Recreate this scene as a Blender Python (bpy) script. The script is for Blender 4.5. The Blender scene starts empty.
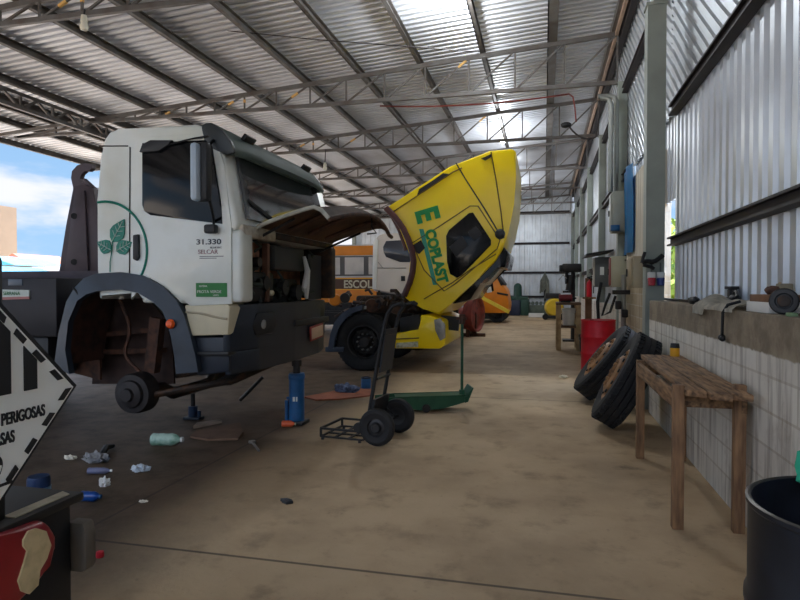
import bpy, bmesh, math, random
from mathutils import Vector, Matrix
random.seed(7)
R_ = math.radians
COL = bpy.context.scene.collection
# ---------------------------------------------------------------- camera frame (metres; y runs down the hall)
TH = math.atan(144/600); PH = math.atan(12/600); CAMZ = 1.5
S, C = math.sin(TH), math.cos(TH)
FW = Vector((-S*math.cos(PH), C*math.cos(PH), -math.sin(PH)))
RT = Vector((C, S, 0)); UP = RT.cross(FW)
CAM = Vector((0, 0, CAMZ))
def ray(px, py): return FW*600 + RT*(px-400) + UP*(300-py)
def gp(px, py, z=0.0):
    r = ray(px, py); return CAM + r*((z-CAMZ)/r.z)
def yp(px, py, Y):
    r = ray(px, py); return CAM + r*(Y/r.y)
def xp(px, py, X):
    r = ray(px, py); return CAM + r*(X/r.x)
V = Vector
# ---------------------------------------------------------------- materials
def lin(c):
    return tuple(((v/255)/12.92 if v <= 10 else ((v/255+.055)/1.055)**2.4) for v in c)
MATS = {}
def mat(name, col, rough=.6, metal=0., var=.25, scale=6., bump=0., col2=None, spec=.5, fac=(.4, .7), detail=4, stretch=None, coat=0.):
    if name in MATS: return MATS[name]
    m = bpy.data.materials.new(name); m.use_nodes = True
    nt = m.node_tree; b = nt.nodes['Principled BSDF']
    b.inputs['Roughness'].default_value = rough; b.inputs['Metallic'].default_value = metal
    b.inputs['Specular IOR Level'].default_value = spec
    b.inputs['Coat Weight'].default_value = coat
    c = lin(col); c2 = lin(col2) if col2 else tuple(v*(1-var) for v in c)
    tc = nt.nodes.new('ShaderNodeTexCoord'); n = nt.nodes.new('ShaderNodeTexNoise')
    n.inputs['Scale'].default_value = scale; n.inputs['Detail'].default_value = detail
    src = tc.outputs['Object']
    if stretch:
        mp = nt.nodes.new('ShaderNodeMapping'); mp.inputs['Scale'].default_value = stretch
        nt.links.new(src, mp.inputs['Vector']); src = mp.outputs['Vector']
    nt.links.new(src, n.inputs['Vector'])
    r = nt.nodes.new('ShaderNodeValToRGB')
    r.color_ramp.elements[0].position = fac[0]; r.color_ramp.elements[1].position = fac[1]
    r.color_ramp.elements[0].color = (*c, 1); r.color_ramp.elements[1].color = (*c2, 1)
    nt.links.new(n.outputs['Fac'], r.inputs['Fac']); nt.links.new(r.outputs['Color'], b.inputs['Base Color'])
    if bump:
        bp = nt.nodes.new('ShaderNodeBump'); bp.inputs['Strength'].default_value = bump; bp.inputs['Distance'].default_value = .02
        nt.links.new(n.outputs['Fac'], bp.inputs['Height']); nt.links.new(bp.outputs['Normal'], b.inputs['Normal'])
    MATS[name] = m; return m
def emit(name, col, st):
    m = bpy.data.materials.new(name); m.use_nodes = True; b = m.node_tree.nodes['Principled BSDF']
    b.inputs['Emission Color'].default_value = (*lin(col), 1); b.inputs['Emission Strength'].default_value = st
    b.inputs['Base Color'].default_value = (*lin(col), 1)
    return m
# ---------------------------------------------------------------- mesh building
def wloc(o):
    v = V((0, 0, 0))
    while o: v += o.location; o = o.parent
    return v
class MB:
    def __init__(s): s.bm = bmesh.new()
    def _bev(s, verts, bev, seg=2):
        if bev:
            es = {e for v in verts for e in v.link_edges}
            bmesh.ops.bevel(s.bm, geom=list(es), offset=bev, segments=seg, affect='EDGES', profile=.5, clamp_overlap=True)
    def box(s, c, size, rot=None, bev=0):
        m = Matrix.Translation(V(c))
        if rot is not None: m = m @ (rot.to_4x4() if isinstance(rot, Matrix) else Matrix.Rotation(rot, 4, 'Z'))
        m = m @ Matrix.Diagonal((*size, 1))
        r = bmesh.ops.create_cube(s.bm, size=1, matrix=m); s._bev(r['verts'], bev); return s
    def bb(s, x0, x1, y0, y1, z0, z1, bev=0):
        return s.box(((x0+x1)/2, (y0+y1)/2, (z0+z1)/2), (abs(x1-x0), abs(y1-y0), abs(z1-z0)), None, bev)
    def bar(s, p, q, w, h=None, bev=0, up=V((0, 0, 1))):
        p, q = V(p), V(q); h = h or w; d = q-p; L = d.length; d.normalize()
        if abs(d.dot(up)) > .98: up = V((0, 1, 0))
        x = d.cross(up).normalized(); y = x.cross(d).normalized()
        M = Matrix((x, d, y)).transposed()
        return s.box((p+q)/2, (w, L, h), M, bev)
    def cyl(s, p, q, r, r2=None, n=16, cap=True):
        p, q = V(p), V(q); r2 = r if r2 is None else r2
        d = (q-p); L = d.length; M = d.to_track_quat('Z', 'Y').to_matrix().to_4x4()
        bmesh.ops.create_cone(s.bm, cap_ends=cap, segments=n, radius1=r, radius2=r2, depth=L, matrix=Matrix.Translation((p+q)/2) @ M); return s
    def tube(s, pts, r, n=8, closed=False):
        pts = [V(p) for p in pts]; rings = []; N = len(pts)
        prev = None
        for i, p in enumerate(pts):
            a = pts[i-1] if (i or closed) else p; b = pts[(i+1) % N] if (i < N-1 or closed) else p
            d = (b-a).normalized()
            if prev is None:
                u = V((0, 0, 1)) if abs(d.z) < .9 else V((1, 0, 0)); x = d.cross(u).normalized()
            else:
                x = (prev - d*prev.dot(d)).normalized()
            prev = x; y = d.cross(x)
            rr = r[i] if isinstance(r, (list, tuple)) else r
            rings.append([s.bm.verts.new(p + (x*math.cos(k*2*math.pi/n) + y*math.sin(k*2*math.pi/n))*rr) for k in range(n)])
        for i in range(N if closed else N-1):
            A, B = rings[i], rings[(i+1) % N]
            for k in range(n): s.bm.faces.new((A[k], A[(k+1) % n], B[(k+1) % n], B[k]))
        if not closed:
            s.bm.faces.new(rings[0][::-1]); s.bm.faces.new(rings[-1])
        return s
    def lathe(s, prof, o, ax, n=28, closed=False):
        o = V(o); ax = V(ax).normalized(); u = V((0, 0, 1)) if abs(ax.z) < .9 else V((1, 0, 0))
        x = ax.cross(u).normalized(); y = ax.cross(x); rings = []
        for r, h in prof:
            if r < 1e-5: rings.append([s.bm.verts.new(o+ax*h)]*n)
            else: rings.append([s.bm.verts.new(o+ax*h+(x*math.cos(k*2*math.pi/n)+y*math.sin(k*2*math.pi/n))*r) for k in range(n)])
        N = len(prof)
        for i in range(N if closed else N-1):
            A, B = rings[i], rings[(i+1) % N]
            for k in range(n):
                f = []
                for v in (A[k], A[(k+1) % n], B[(k+1) % n], B[k]):
                    if v not in f: f.append(v)
                if len(f) > 2:
                    try: s.bm.faces.new(f)
                    except ValueError: pass
        return s
    def prism(s, pts, vec, bev=0, seg=2):
        pts = [V(p) for p in pts]; vec = V(vec)
        a = [s.bm.verts.new(p) for p in pts]; b = [s.bm.verts.new(p+vec) for p in pts]
        n = len(pts); s.bm.faces.new(a[::-1]); s.bm.faces.new(b)
        for i in range(n): s.bm.faces.new((a[i], a[(i+1) % n], b[(i+1) % n], b[i]))
        s._bev(a+b, bev, seg); return s
    def strip(s, A, B, vec):            # solid band between two matching polylines, thickened by vec
        A = [V(p) for p in A]; B = [V(p) for p in B]; vec = V(vec)
        q = [[s.bm.verts.new(p) for p in L] for L in (A, B, [p+vec for p in A], [p+vec for p in B])]
        a, b, c, d = q; n = len(A)
        for i in range(n-1):
            s.bm.faces.new((a[i], b[i], b[i+1], a[i+1])); s.bm.faces.new((c[i], c[i+1], d[i+1], d[i]))
            s.bm.faces.new((a[i], a[i+1], c[i+1], c[i])); s.bm.faces.new((b[i], d[i], d[i+1], b[i+1]))
        s.bm.faces.new((a[0], c[0], d[0], b[0])); s.bm.faces.new((a[-1], b[-1], d[-1], c[-1])); return s
    def grid(s, fn, nu, nv, thick=0):
        g = [[s.bm.verts.new(fn(i/nu, j/nv)) for j in range(nv+1)] for i in range(nu+1)]
        fs = [s.bm.faces.new((g[i][j], g[i+1][j], g[i+1][j+1], g[i][j+1])) for i in range(nu) for j in range(nv)]
        if thick:
            bmesh.ops.solidify(s.bm, geom=fs, thickness=thick)
        return s
    def ball(s, c, r, sc=(1, 1, 1), n=14, jit=0):
        M = Matrix.Translation(V(c)) @ Matrix.Diagonal((*sc, 1))
        q = bmesh.ops.create_uvsphere(s.bm, u_segments=n, v_segments=max(6, n//2+2), radius=r, matrix=M)
        if jit:
            for v in q['verts']: v.co += V((random.uniform(-1, 1), random.uniform(-1, 1), random.uniform(-1, 1)))*jit
        return s
    def build(s, name, m, parent=None, ang=35, smooth=True):
        bm = s.bm
        bmesh.ops.recalc_face_normals(bm, faces=bm.faces[:])
        if parent is not None: off = wloc(parent)
        else:
            xs = [v.co for v in bm.verts]
            off = V(((min(v.x for v in xs)+max(v.x for v in xs))/2, (min(v.y for v in xs)+max(v.y for v in xs))/2, min(v.z for v in xs)))
        for v in bm.verts: v.co -= off
        if smooth:
            for f in bm.faces: f.smooth = True
            for e in bm.edges:
                if len(e.link_faces) == 2 and e.calc_face_angle(0) > R_(ang): e.smooth = False
        me = bpy.data.meshes.new(name); bm.to_mesh(me); bm.free()
        o = bpy.data.objects.new(name, me); COL.objects.link(o); me.materials.append(m)
        if parent is not None: o.parent = parent
        else: o.location = off
        return o
def thing(name, label, cat, loc, group=None):
    o = bpy.data.objects.new(name, None); COL.objects.link(o); o.location = V(loc); o.empty_display_size = .1
    o['label'] = label; o['category'] = cat
    if group: o['group'] = group
    return o
def tag(o, label, cat, group=None):
    o['label'] = label; o['category'] = cat
    if group: o['group'] = group
    return o
def struct(o): o['kind'] = 'structure'; return o
def text(name, body, m, parent, pos, size, X, Y, depth=.003, bold=0., align='LEFT', sx=1.):
    cu = bpy.data.curves.new(name, 'FONT'); cu.body = body; cu.size = size; cu.extrude = depth; cu.offset = bold; cu.align_x = align
    t = bpy.data.objects.new(name+'_tmp', cu); COL.objects.link(t)
    bpy.context.view_layer.update()
    me = bpy.data.meshes.new_from_object(t.evaluated_get(bpy.context.evaluated_depsgraph_get()))
    bpy.data.objects.remove(t); bpy.data.curves.remove(cu)
    X = V(X).normalized(); Y = V(Y).normalized(); Z = X.cross(Y)
    M = Matrix((X*sx, Y, Z)).transposed().to_4x4()
    me.transform(Matrix.Translation(V(pos)-wloc(parent)) @ M); me.materials.clear(); me.materials.append(m); me.name = name
    o = bpy.data.objects.new(name, me); COL.objects.link(o); o.parent = parent; return o
def setlabel(o, l): o['label'] = l; return o

# palette
M_steel = mat('dark_steel', (52, 50, 50), .55, .5, .4, 8)
M_truss = mat('truss_paint', (104, 102, 100), .55, .2, .35, 3, col2=(86, 76, 70))
M_girt = mat('girt_paint', (46, 40, 42), .6, .3, .3, 4)
M_colpaint = mat('column_paint', (146, 154, 146), .55, 0, .2, 3)
M_black = mat('black_plastic', (24, 25, 28), .5, 0, .3, 8)
M_rubber = mat('tyre_rubber', (30, 30, 32), .8, 0, .3, 20, bump=.15)
M_darkblue = mat('dark_blue_plastic', (34, 42, 54), .45, 0, .3, 5)
M_white = mat('white_truck_paint', (236, 240, 234), .3, 0, .06, 2, col2=(220, 222, 210), coat=.3)
M_cream = mat('cream_panel', (212, 202, 172), .45, 0, .15, 4)
M_glass = mat('tinted_glass', (12, 14, 17), .12, 0, .05, 2, spec=.3)
M_grimy = mat('greasy_metal', (50, 42, 36), .6, .4, .4, 10, col2=(82, 56, 38), fac=(.45, .65))
M_rust = mat('rusty_brown', (92, 60, 44), .75, .1, .4, 12, col2=(52, 38, 32))
M_yellow = mat('yellow_truck_paint', (255, 222, 0), .3, 0, .05, 2, coat=.3)
M_green = mat('green_paint', (30, 84, 56), .5, 0, .3, 7)
M_blue = mat('blue_paint', (26, 88, 140), .45, 0, .3, 9)
M_chrome = mat('bare_metal', (165, 165, 165), .35, .9, .2, 10)
M_red = mat('red_drum_paint', (222, 20, 46), .4, 0, .2, 5)
M_wood = mat('weathered_wood', (160, 124, 88), .75, 0, .4, 4, col2=(72, 50, 34), fac=(.35, .7), stretch=(9, 1.2, 9), bump=.2)
M_woodleg = mat('weathered_wood_leg', (150, 114, 80), .75, 0, .4, 4, col2=(104, 76, 54), fac=(.35, .7), stretch=(9, 9, 1.2), bump=.2)
M_whitep = mat('white_plastic', (228, 228, 224), .5, 0, .06, 5)
M_beige = mat('beige_cabinet', (176, 172, 148), .5, 0, .1, 3)
M_greybox = mat('grey_cabinet', (96, 98, 98), .5, .1, .15, 4)
M_orange = mat('orange_paint', (236, 140, 24), .4, 0, .12, 3)
M_rag = mat('grey_rag', (228, 222, 206), .9, 0, .3, 14, bump=.3)
M_card = mat('brown_cardboard', (128, 92, 64), .85, 0, .3, 8)
M_lampwhite = mat('lamp_ceramic', (225, 222, 205), .4, 0, .05, 5)
# ================================================================= SETTING
def pos_nodes(nt):
    g = nt.nodes.new('ShaderNodeNewGeometry'); sp = nt.nodes.new('ShaderNodeSeparateXYZ')
    nt.links.new(g.outputs['Position'], sp.inputs[0]); return g, sp
def math_n(nt, op, a, b=None, c=None, clamp=False):
    n = nt.nodes.new('ShaderNodeMath'); n.operation = op; n.use_clamp = clamp
    for i, v in enumerate((a, b, c)):
        if v is None: continue
        if isinstance(v, (int, float)): n.inputs[i].default_value = v
        else: nt.links.new(v, n.inputs[i])
    return n.outputs[0]
def mix_n(nt, f, a, b):
    n = nt.nodes.new('ShaderNodeMix'); n.data_type = 'RGBA'
    for i, v in ((0, f), (6, a), (7, b)):
        if isinstance(v, (int, float)): n.inputs[i].default_value = v
        elif isinstance(v, tuple): n.inputs[i].default_value = (*v, 1)
        else: nt.links.new(v, n.inputs[i])
    return n.outputs[2]
def noise_n(nt, vec, scale, detail=5, rough=.6):
    n = nt.nodes.new('ShaderNodeTexNoise'); n.inputs['Scale'].default_value = scale; n.inputs['Detail'].default_value = detail
    n.inputs['Roughness'].default_value = rough; nt.links.new(vec, n.inputs['Vector']); return n.outputs['Fac']
def ramp_n(nt, f, a, b):
    n = nt.nodes.new('ShaderNodeMapRange'); n.interpolation_type = 'SMOOTHSTEP'
    nt.links.new(f, n.inputs[0]); n.inputs[1].default_value = a; n.inputs[2].default_value = b; return n.outputs[0]
# --- floor
mf = bpy.data.materials.new('stained_concrete'); mf.use_nodes = True; nt = mf.node_tree; B = nt.nodes['Principled BSDF']; B.inputs['Specular IOR Level'].default_value = .3
g, sp = pos_nodes(nt); P = g.outputs['Position']
n1 = noise_n(nt, P, .55, 6); n2 = noise_n(nt, P, 3.2, 6, .65); n3 = noise_n(nt, P, 22, 4)
base = mix_n(nt, ramp_n(nt, n1, .35, .68), lin((196, 170, 134)), lin((160, 136, 105)))
base = mix_n(nt, math_n(nt, 'MULTIPLY', ramp_n(nt, n2, .5, .75), .45), base, lin((92, 78, 62)))
base = mix_n(nt, math_n(nt, 'MULTIPLY', ramp_n(nt, n3, .6, .8), .35), base, lin((84, 74, 62)))
# oil soaked zone where the lorries stand, its colour also deepened for shade
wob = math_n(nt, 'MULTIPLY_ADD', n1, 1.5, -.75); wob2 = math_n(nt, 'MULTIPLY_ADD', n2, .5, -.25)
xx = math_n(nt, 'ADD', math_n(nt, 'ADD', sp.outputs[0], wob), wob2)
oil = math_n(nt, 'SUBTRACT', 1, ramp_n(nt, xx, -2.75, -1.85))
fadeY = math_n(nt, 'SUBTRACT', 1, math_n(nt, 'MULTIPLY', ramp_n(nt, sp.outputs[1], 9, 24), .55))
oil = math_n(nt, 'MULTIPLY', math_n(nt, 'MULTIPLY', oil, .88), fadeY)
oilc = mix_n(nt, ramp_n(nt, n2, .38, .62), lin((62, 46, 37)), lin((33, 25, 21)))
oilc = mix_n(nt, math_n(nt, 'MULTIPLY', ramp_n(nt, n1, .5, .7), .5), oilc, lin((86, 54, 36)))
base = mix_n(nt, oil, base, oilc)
# small dark spots over the aisle
vo = nt.nodes.new('ShaderNodeTexVoronoi'); vo.inputs['Scale'].default_value = 1.1; nt.links.new(P, vo.inputs['Vector'])
spot = math_n(nt, 'SUBTRACT', 1, ramp_n(nt, math_n(nt, 'ADD', vo.outputs['Distance'], math_n(nt, 'MULTIPLY_ADD', n2, .5, -.25)), .02, .12))
base = mix_n(nt, math_n(nt, 'MULTIPLY', spot, .6), base, lin((60, 50, 42)))
# expansion joints
def joint(coord, at, period=None):
    c = math_n(nt, 'SUBTRACT', coord, at)
    if period: c = math_n(nt, 'SUBTRACT', math_n(nt, 'FLOORED_MODULO', math_n(nt, 'ADD', c, period/2), period), period/2)
    return math_n(nt, 'SUBTRACT', 1, ramp_n(nt, math_n(nt, 'ABSOLUTE', c), .006, .016))
j = math_n(nt, 'MAXIMUM', joint(sp.outputs[0], -2.76), joint(sp.outputs[1], 3.02, 5.2))
base = mix_n(nt, math_n(nt, 'MULTIPLY', j, .75), base, lin((48, 40, 34)))
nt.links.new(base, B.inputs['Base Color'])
nt.links.new(math_n(nt, 'SUBTRACT', math_n(nt, 'MULTIPLY_ADD', n2, .3, .55), math_n(nt, 'MULTIPLY', oil, .08)), B.inputs['Roughness'])
bp = nt.nodes.new('ShaderNodeBump'); bp.inputs['Strength'].default_value = .25; bp.inputs['Distance'].default_value = .01
nt.links.new(n3, bp.inputs['Height']); nt.links.new(bp.outputs['Normal'], B.inputs['Normal'])
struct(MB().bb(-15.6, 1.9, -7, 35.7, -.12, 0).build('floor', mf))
M_yard = mat('yard_ground', (172, 150, 124), .9, 0, .3, .3)
struct(MB().bb(-90, 60, -60, 110, -.3, -.13).build('ground', M_yard))

# --- corrugated metal
def corr_profile(L, period, depth):
    pts = []; n = int(L/period)+1
    for i in range(n):
        for f, h in ((0, 0), (.42, 0), (.5, 1), (.92, 1)): 
            if (i+f)*period <= L: pts.append(((i+f)*period, h*depth))
    return pts
def corrugated(o, u, v, nrm, L, H, period, depth, mb=None, clip=None):
    o, u, v, nrm = V(o), V(u), V(v), V(nrm); mb = mb or MB()
    pr = corr_profile(L, period, depth); prev = None
    for a, h in pr:
        p = mb.bm.verts.new(o+u*a+nrm*h); q = mb.bm.verts.new(o+u*a+v*H+nrm*h)
        if prev: mb.bm.faces.new((prev[0], p, q, prev[1]))
        prev = (p, q)
    return mb
M_zinc = mat('galvanised_sheet', (214, 220, 226), .42, .6, .12, 1.5, col2=(192, 196, 200))
M_zincroof = mat('galvanised_roof_sheet', (216, 220, 228), .42, .45, .18, .7, col2=(190, 192, 198))
XC = 1.68
struct(corrugated((XC, -7, 1.33), (0, 1, 0), (0, 0, 1), (-1, 0, 0), 15.5, 2.5, .22, .035).build('wall_right_cladding', M_zinc, ang=20))
struct(corrugated((XC, 12.3, .0), (0, 1, 0), (0, 0, 1), (-1, 0, 0), 23.2, 3.85, .22, .035).build('wall_right_far_cladding', M_zinc, ang=20))
# upper band: sheets laid on the rake
def raked(y0, y1, z0, z1, sl, name):
    mb = MB(); per = .15; d = .03; k = math.sqrt(1+sl*sl); ext = (z1-z0)/sl
    y = y0-ext; i = 0; prev = None
    def cl(yb):      # clip the raked line to the rectangle
        a = (yb, z0); b = (yb+ext, z1)
        ta = max(0, (y0-yb)/ext); tb = min(1, (y1-yb)/ext)
        if tb <= ta: return None
        return (yb+ext*ta, z0+(z1-z0)*ta), (yb+ext*tb, z0+(z1-z0)*tb)
    while y < y1:
        for f, h in ((0, 0), (.42, 0), (.5, 1), (.92, 1)):
            c = cl(y+f*per*k/sl)
            if c:
                p = mb.bm.verts.new((XC-h*d, *c[0])); q = mb.bm.verts.new((XC-h*d, *c[1]))
                if prev: mb.bm.faces.new((prev[0], p, q, prev[1]))
                prev = (p, q)
            else: prev = None
        y += per*k/sl
    return struct(mb.build(name, M_zinc, ang=20))
raked(-7, 8.75, 3.82, 6.96, .78, 'wall_right_upper_cladding')
raked(8.75, 35.5, 3.82, 6.96, .7, 'wall_right_upper_far_cladding')
# piece above the gap beside the first column, block infill behind it
M_zinc2 = M_zinc
struct(corrugated((XC+.05, 8.4, 2.7), (0, 1, 0), (0, 0, 1), (-1, 0, 0), 4.0, 4.2, .22, .03).build('wall_right_patch', M_zinc))
# --- block wall
def blockmat(name, c1, c2, mortar, band):
    m = bpy.data.materials.new(name); m.use_nodes = True; nt = m.node_tree; b = nt.nodes['Principled BSDF']; b.inputs['Roughness'].default_value = .9
    g, sp = pos_nodes(nt); cb = nt.nodes.new('ShaderNodeCombineXYZ')
    nt.links.new(math_n(nt, 'ADD', sp.outputs[1], sp.outputs[0]), cb.inputs[0]); nt.links.new(sp.outputs[2], cb.inputs[1])
    br = nt.nodes.new('ShaderNodeTexBrick'); br.inputs['Scale'].default_value = 1; br.inputs['Brick Width'].default_value = .4; br.inputs['Row Height'].default_value = .2
    br.inputs['Mortar Size'].default_value = .008; br.inputs['Color1'].default_value = (*lin(c1), 1); br.inputs['Color2'].default_value = (*lin(c2), 1); br.inputs['Mortar'].default_value = (*lin(mortar), 1)
    nt.links.new(cb.outputs[0], br.inputs['Vector'])
    mp = nt.nodes.new('ShaderNodeMapping'); mp.inputs['Scale'].default_value = (9, 9, .9); nt.links.new(g.outputs['Position'], mp.inputs['Vector'])
    st = noise_n(nt, mp.outputs[0], 1, 5); n2 = noise_n(nt, g.outputs['Position'], 3, 6, .7); n3 = noise_n(nt, g.outputs['Position'], 18, 4)
    col = mix_n(nt, math_n(nt, 'MULTIPLY', ramp_n(nt, st, .46, .68), .55), br.outputs['Color'], lin((112, 100, 86)))
    col = mix_n(nt, math_n(nt, 'MULTIPLY', ramp_n(nt, n2, .5, .75), .5), col, lin((122, 102, 80)))
    if band:
        bc = mix_n(nt, ramp_n(nt, n2, .35, .65), lin((150, 136, 114)), lin((116, 102, 84)))
        col = mix_n(nt, ramp_n(nt, math_n(nt, 'MULTIPLY_ADD', n3, .03, sp.outputs[2]), 1.13, 1.145), col, bc)
    if not band: col = mix_n(nt, ramp_n(nt, math_n(nt, 'MULTIPLY_ADD', n3, .05, sp.outputs[2]), 1.72, 1.68), mix_n(nt, ramp_n(nt, st, .4, .7), lin((206, 200, 186)), lin((170, 160, 144))), col)
    nt.links.new(col, b.inputs['Base Color'])
    bp = nt.nodes.new('ShaderNodeBump'); bp.inputs['Strength'].default_value = .5; bp.inputs['Distance'].default_value = .015
    nt.links.new(math_n(nt, 'ADD', math_n(nt, 'MULTIPLY', br.outputs['Fac'], -1), math_n(nt, 'MULTIPLY', n3, .8)), bp.inputs['Height']); nt.links.new(bp.outputs['Normal'], b.inputs['Normal'])
    return m
M_block = blockmat('limewashed_block', (222, 218, 208), (212, 206, 195), (196, 188, 174), True)
M_block2 = blockmat('bare_block', (186, 172, 146), (166, 152, 126), (190, 182, 166), False)
struct(MB().bb(1.235, 1.72, -7, 7.72, 0, 1.35, .008).build('wall_right', M_block))
struct(MB().bb(1.6, 1.78, 7.72, 9.35, 0, 1.3).build('wall_right_infill', M_block))
struct(MB().bb(1.56, 1.78, 9.35, 12.4, 0, 3.5).build('wall_right_block', M_block2))
struct(MB().bb(1.5, 1.66, 12.4, 35.5, 0, 1.1).build('wall_right_dado', M_block))
# --- girts (each one long rail)
for nm, y0, y1, z, hh in (('girt', -7, 8.3, 2.09, .11), ('girt', -7, 8.3, 3.76, .13), ('girt', 8.1, 13.2, 5.55, .13), ('girt', 13.3, 35.4, 5.55, .13), ('girt', 12.4, 35.4, 3.76, .16), ('girt', 12.4, 35.4, 2.09, .11)):
    mb = MB().bb(XC-.11, XC-.04, y0, y1, z-hh/2, z+hh/2)
    mb.bb(XC-.15, XC-.11, y0, y1, z+hh/2-.02, z+hh/2).bb(XC-.15, XC-.11, y0, y1, z-hh/2, z-hh/2+.02)
    struct(mb.build('girt', M_girt))
# --- back wall
struct(corrugated((-11.6, 35.6, 0), (1, 0, 0), (0, 0, 1), (0, -1, 0), 13.4, 7.0, .3, .04).build('wall_back', M_zinc, ang=20))
for z in (1.0, 2.39, 4.07, 5.85):
    struct(MB().bb(-11.5, 1.4, 35.42, 35.54, z-.06, z+.06).build('girt', M_girt))
# --- roof
RX0, RX1 = -15.2, 1.75
def rz(x): return 6.95 + .074*(x-1.5)
sl = V((1, 0, .074)).normalized()
mb = MB(); pr = corr_profile(42.2, .2, .045); prev = None
for a, h in pr:
    p = mb.bm.verts.new((RX0, -6.5+a, rz(RX0)+h)); q = mb.bm.verts.new((RX1, -6.5+a, rz(RX1)+h))
    if prev: mb.bm.faces.new((prev[0], p, q, prev[1]))
    prev = (p, q)
struct(mb.build('ceiling', M_zincroof, ang=20))
M_ochre = mat('ochre_yellow', (226, 180, 104), .6, 0, .2, 9)
TY = [8.0, 13.2, 17.6, 22.2, 26.6, 31.0, 35.2]
CH = 5.75
# purlin positions read off the second truss
PX = [yp(px, py, 13.2).x for px, py in ((146, 101), (198, 96), (248, 88), (304, 80), (358, 73), (418, 65), (481, 57), (548, 46), (612, 36))]
dx = PX[1]-PX[0]
PX = [-14.9, -13.4, -12.1, PX[0]-2*dx+.1, PX[0]-dx] + PX
for x in PX:
    z = rz(x)-.005
    w = .2 if abs(x-PX[-2]) < .01 else .09
    mb = MB().bb(x-.012, x+.012, -6.5, 35.5, z-.15, z)
    mb.bb(x-.012, x+w-.012, -6.5, 35.5, z-.15, z-.138).bb(x-.012, x+w-.012, -6.5, 35.5, z-.012, z)
    struct(mb.build('purlin', M_truss))
for y in TY:
    mb = MB(); x0, x1 = -11.35, 1.45
    def top(x): return rz(x)-.2
    mb.bar((x0, y, top(x0)), (x1, y, top(x1)), .07, .09); mb.bar((x0, y, CH), (x1, y, CH), .07, .08)
    n = 15; xs = [x0+(x1-x0)*i/n for i in range(n+1)]
    # longer panels towards the high side
    xs = [x0+(x1-x0)*(((i/n)*.75)+((i/n)**2)*.25) for i in range(n+1)]
    for i in range(n+1):
        mb.bar((xs[i], y, CH), (xs[i], y, top(xs[i])), .035, .035)
        if i < n: mb.bar((xs[i], y, CH), (xs[i+1], y, top(xs[i+1])), .035, .035)
    struct(mb.build('roof_truss', M_truss))
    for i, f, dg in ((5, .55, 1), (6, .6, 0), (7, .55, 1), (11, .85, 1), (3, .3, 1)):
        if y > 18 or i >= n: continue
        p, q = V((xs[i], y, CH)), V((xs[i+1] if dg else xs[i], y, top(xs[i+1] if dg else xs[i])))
        struct(MB().bar(p.lerp(q, f-.09), p.lerp(q, f+.09), .045, .045).build('ochre_patch', M_ochre))  # short yellow-ochre sleeves over a few struts
    # canopy bracket outside the left line
    mb = MB(); zb = CH-.25
    mb.bar((-13.7, y, zb), (x0, y, zb), .06, .07); mb.bar((-13.6, y, zb), (x0, y, rz(x0)-.3), .06, .06); mb.bar((-12.4, y, zb), (-12.4, y, zb+.28), .05, .05)
    mb.bar((-15.0, y, rz(-15)-.19), (x0, y, rz(x0)-.19), .06, .08)
    struct(mb.build('canopy_bracket', M_truss))
# longitudinal lattice girder on the left line
mb = MB(); gx = -11.35; zb, zt = 5.5, 5.98-.2
mb.bar((gx, -6, zb), (gx, 35.2, zb), .09, .08); mb.bar((gx, -6, zt+.02), (gx, 35.2, zt+.02), .09, .08)
y = -6
while y < 35:
    mb.bar((gx, y, zb), (gx, y+.45, zt), .05, .05); mb.bar((gx, y+.45, zt), (gx, y+.9, zb), .05, .05); mb.bar((gx, y+.9, zb), (gx, y+.9, zt), .05, .05); y += .9
struct(mb.build('lattice_girder', M_truss))
# edge rail along the high side under the roof sheets
M_pale = mat('pale_edge_rail', (186, 160, 140), .5, .2, .2, 4)
struct(MB().bb(1.40, 1.46, 3, 35.3, 6.70, 6.78).build('eaves_rail', M_pale))
struct(MB().bb(1.50, 1.62, 3, 35.3, 6.62, 6.86).build('eaves_beam', M_girt))
# --- columns
def column(x0, x1, y, zt, m=M_colpaint, d=.22):
    mb = MB(); t = .014
    mb.bb(x0, x1, y-d/2, y-d/2+t, 0, zt).bb(x0, x1, y+d/2-t, y+d/2, 0, zt).bb(x0, x0+t, y-d/2+t, y+d/2-t, 0, zt).bb(x1-t, x1, y-d/2+t, y+d/2-t, 0, zt)
    mb.bb(x0-.015, x1+.015, y-d/2-.015, y+d/2+.015, zt, zt+.03)
    return struct(mb.build('column', m))
c1 = column(1.215, 1.43, 8.0, 4.95)
struct(MB().bb(1.28, 1.45, 7.92, 8.08, 4.98, 6.8).build('column_head', M_colpaint))
for i, y in enumerate(TY[1:]): column(1.47, 1.64, y, 5.7)
M_rcol = mat('primed_column', (122, 82, 74), .6, 0, .2, 4)
for y in [8.0, 14.5]+TY[2:]: column(-11.45, -11.25, y, 5.45, M_colpaint, .2)
# --- outside
def bushmb(c, r, n, leaf):
    mb = MB(); c = V(c)
    for i in range(n):
        d = V((random.gauss(0, 1), random.gauss(0, 1), random.gauss(0, 1))).normalized()
        p = c + V((d.x*r[0], d.y*r[1], d.z*r[2]))*random.uniform(.45, 1)
        if p.z < .3: continue
        a = V((random.gauss(0, 1), random.gauss(0, 1), random.gauss(0, 1))).normalized(); b = a.cross(d).normalized()
        l = leaf*random.uniform(.6, 1.3)
        q = [mb.bm.verts.new(p+a*l*s+b*l*.5*t) for s, t in ((-1, 0), (0, -1), (1, 0), (0, 1))]; mb.bm.faces.new(q)
    return mb
M_leaf = mat('sunlit_leaves', (150, 170, 60), .7, 0, .4, .8, col2=(88, 120, 50))
M_bark = mat('tree_bark', (84, 66, 50), .9, 0, .3, 9, bump=.3)
M_leaf2 = mat('pale_leaves', (190, 185, 90), .7, 0, .4, .8, col2=(120, 140, 60))
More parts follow.
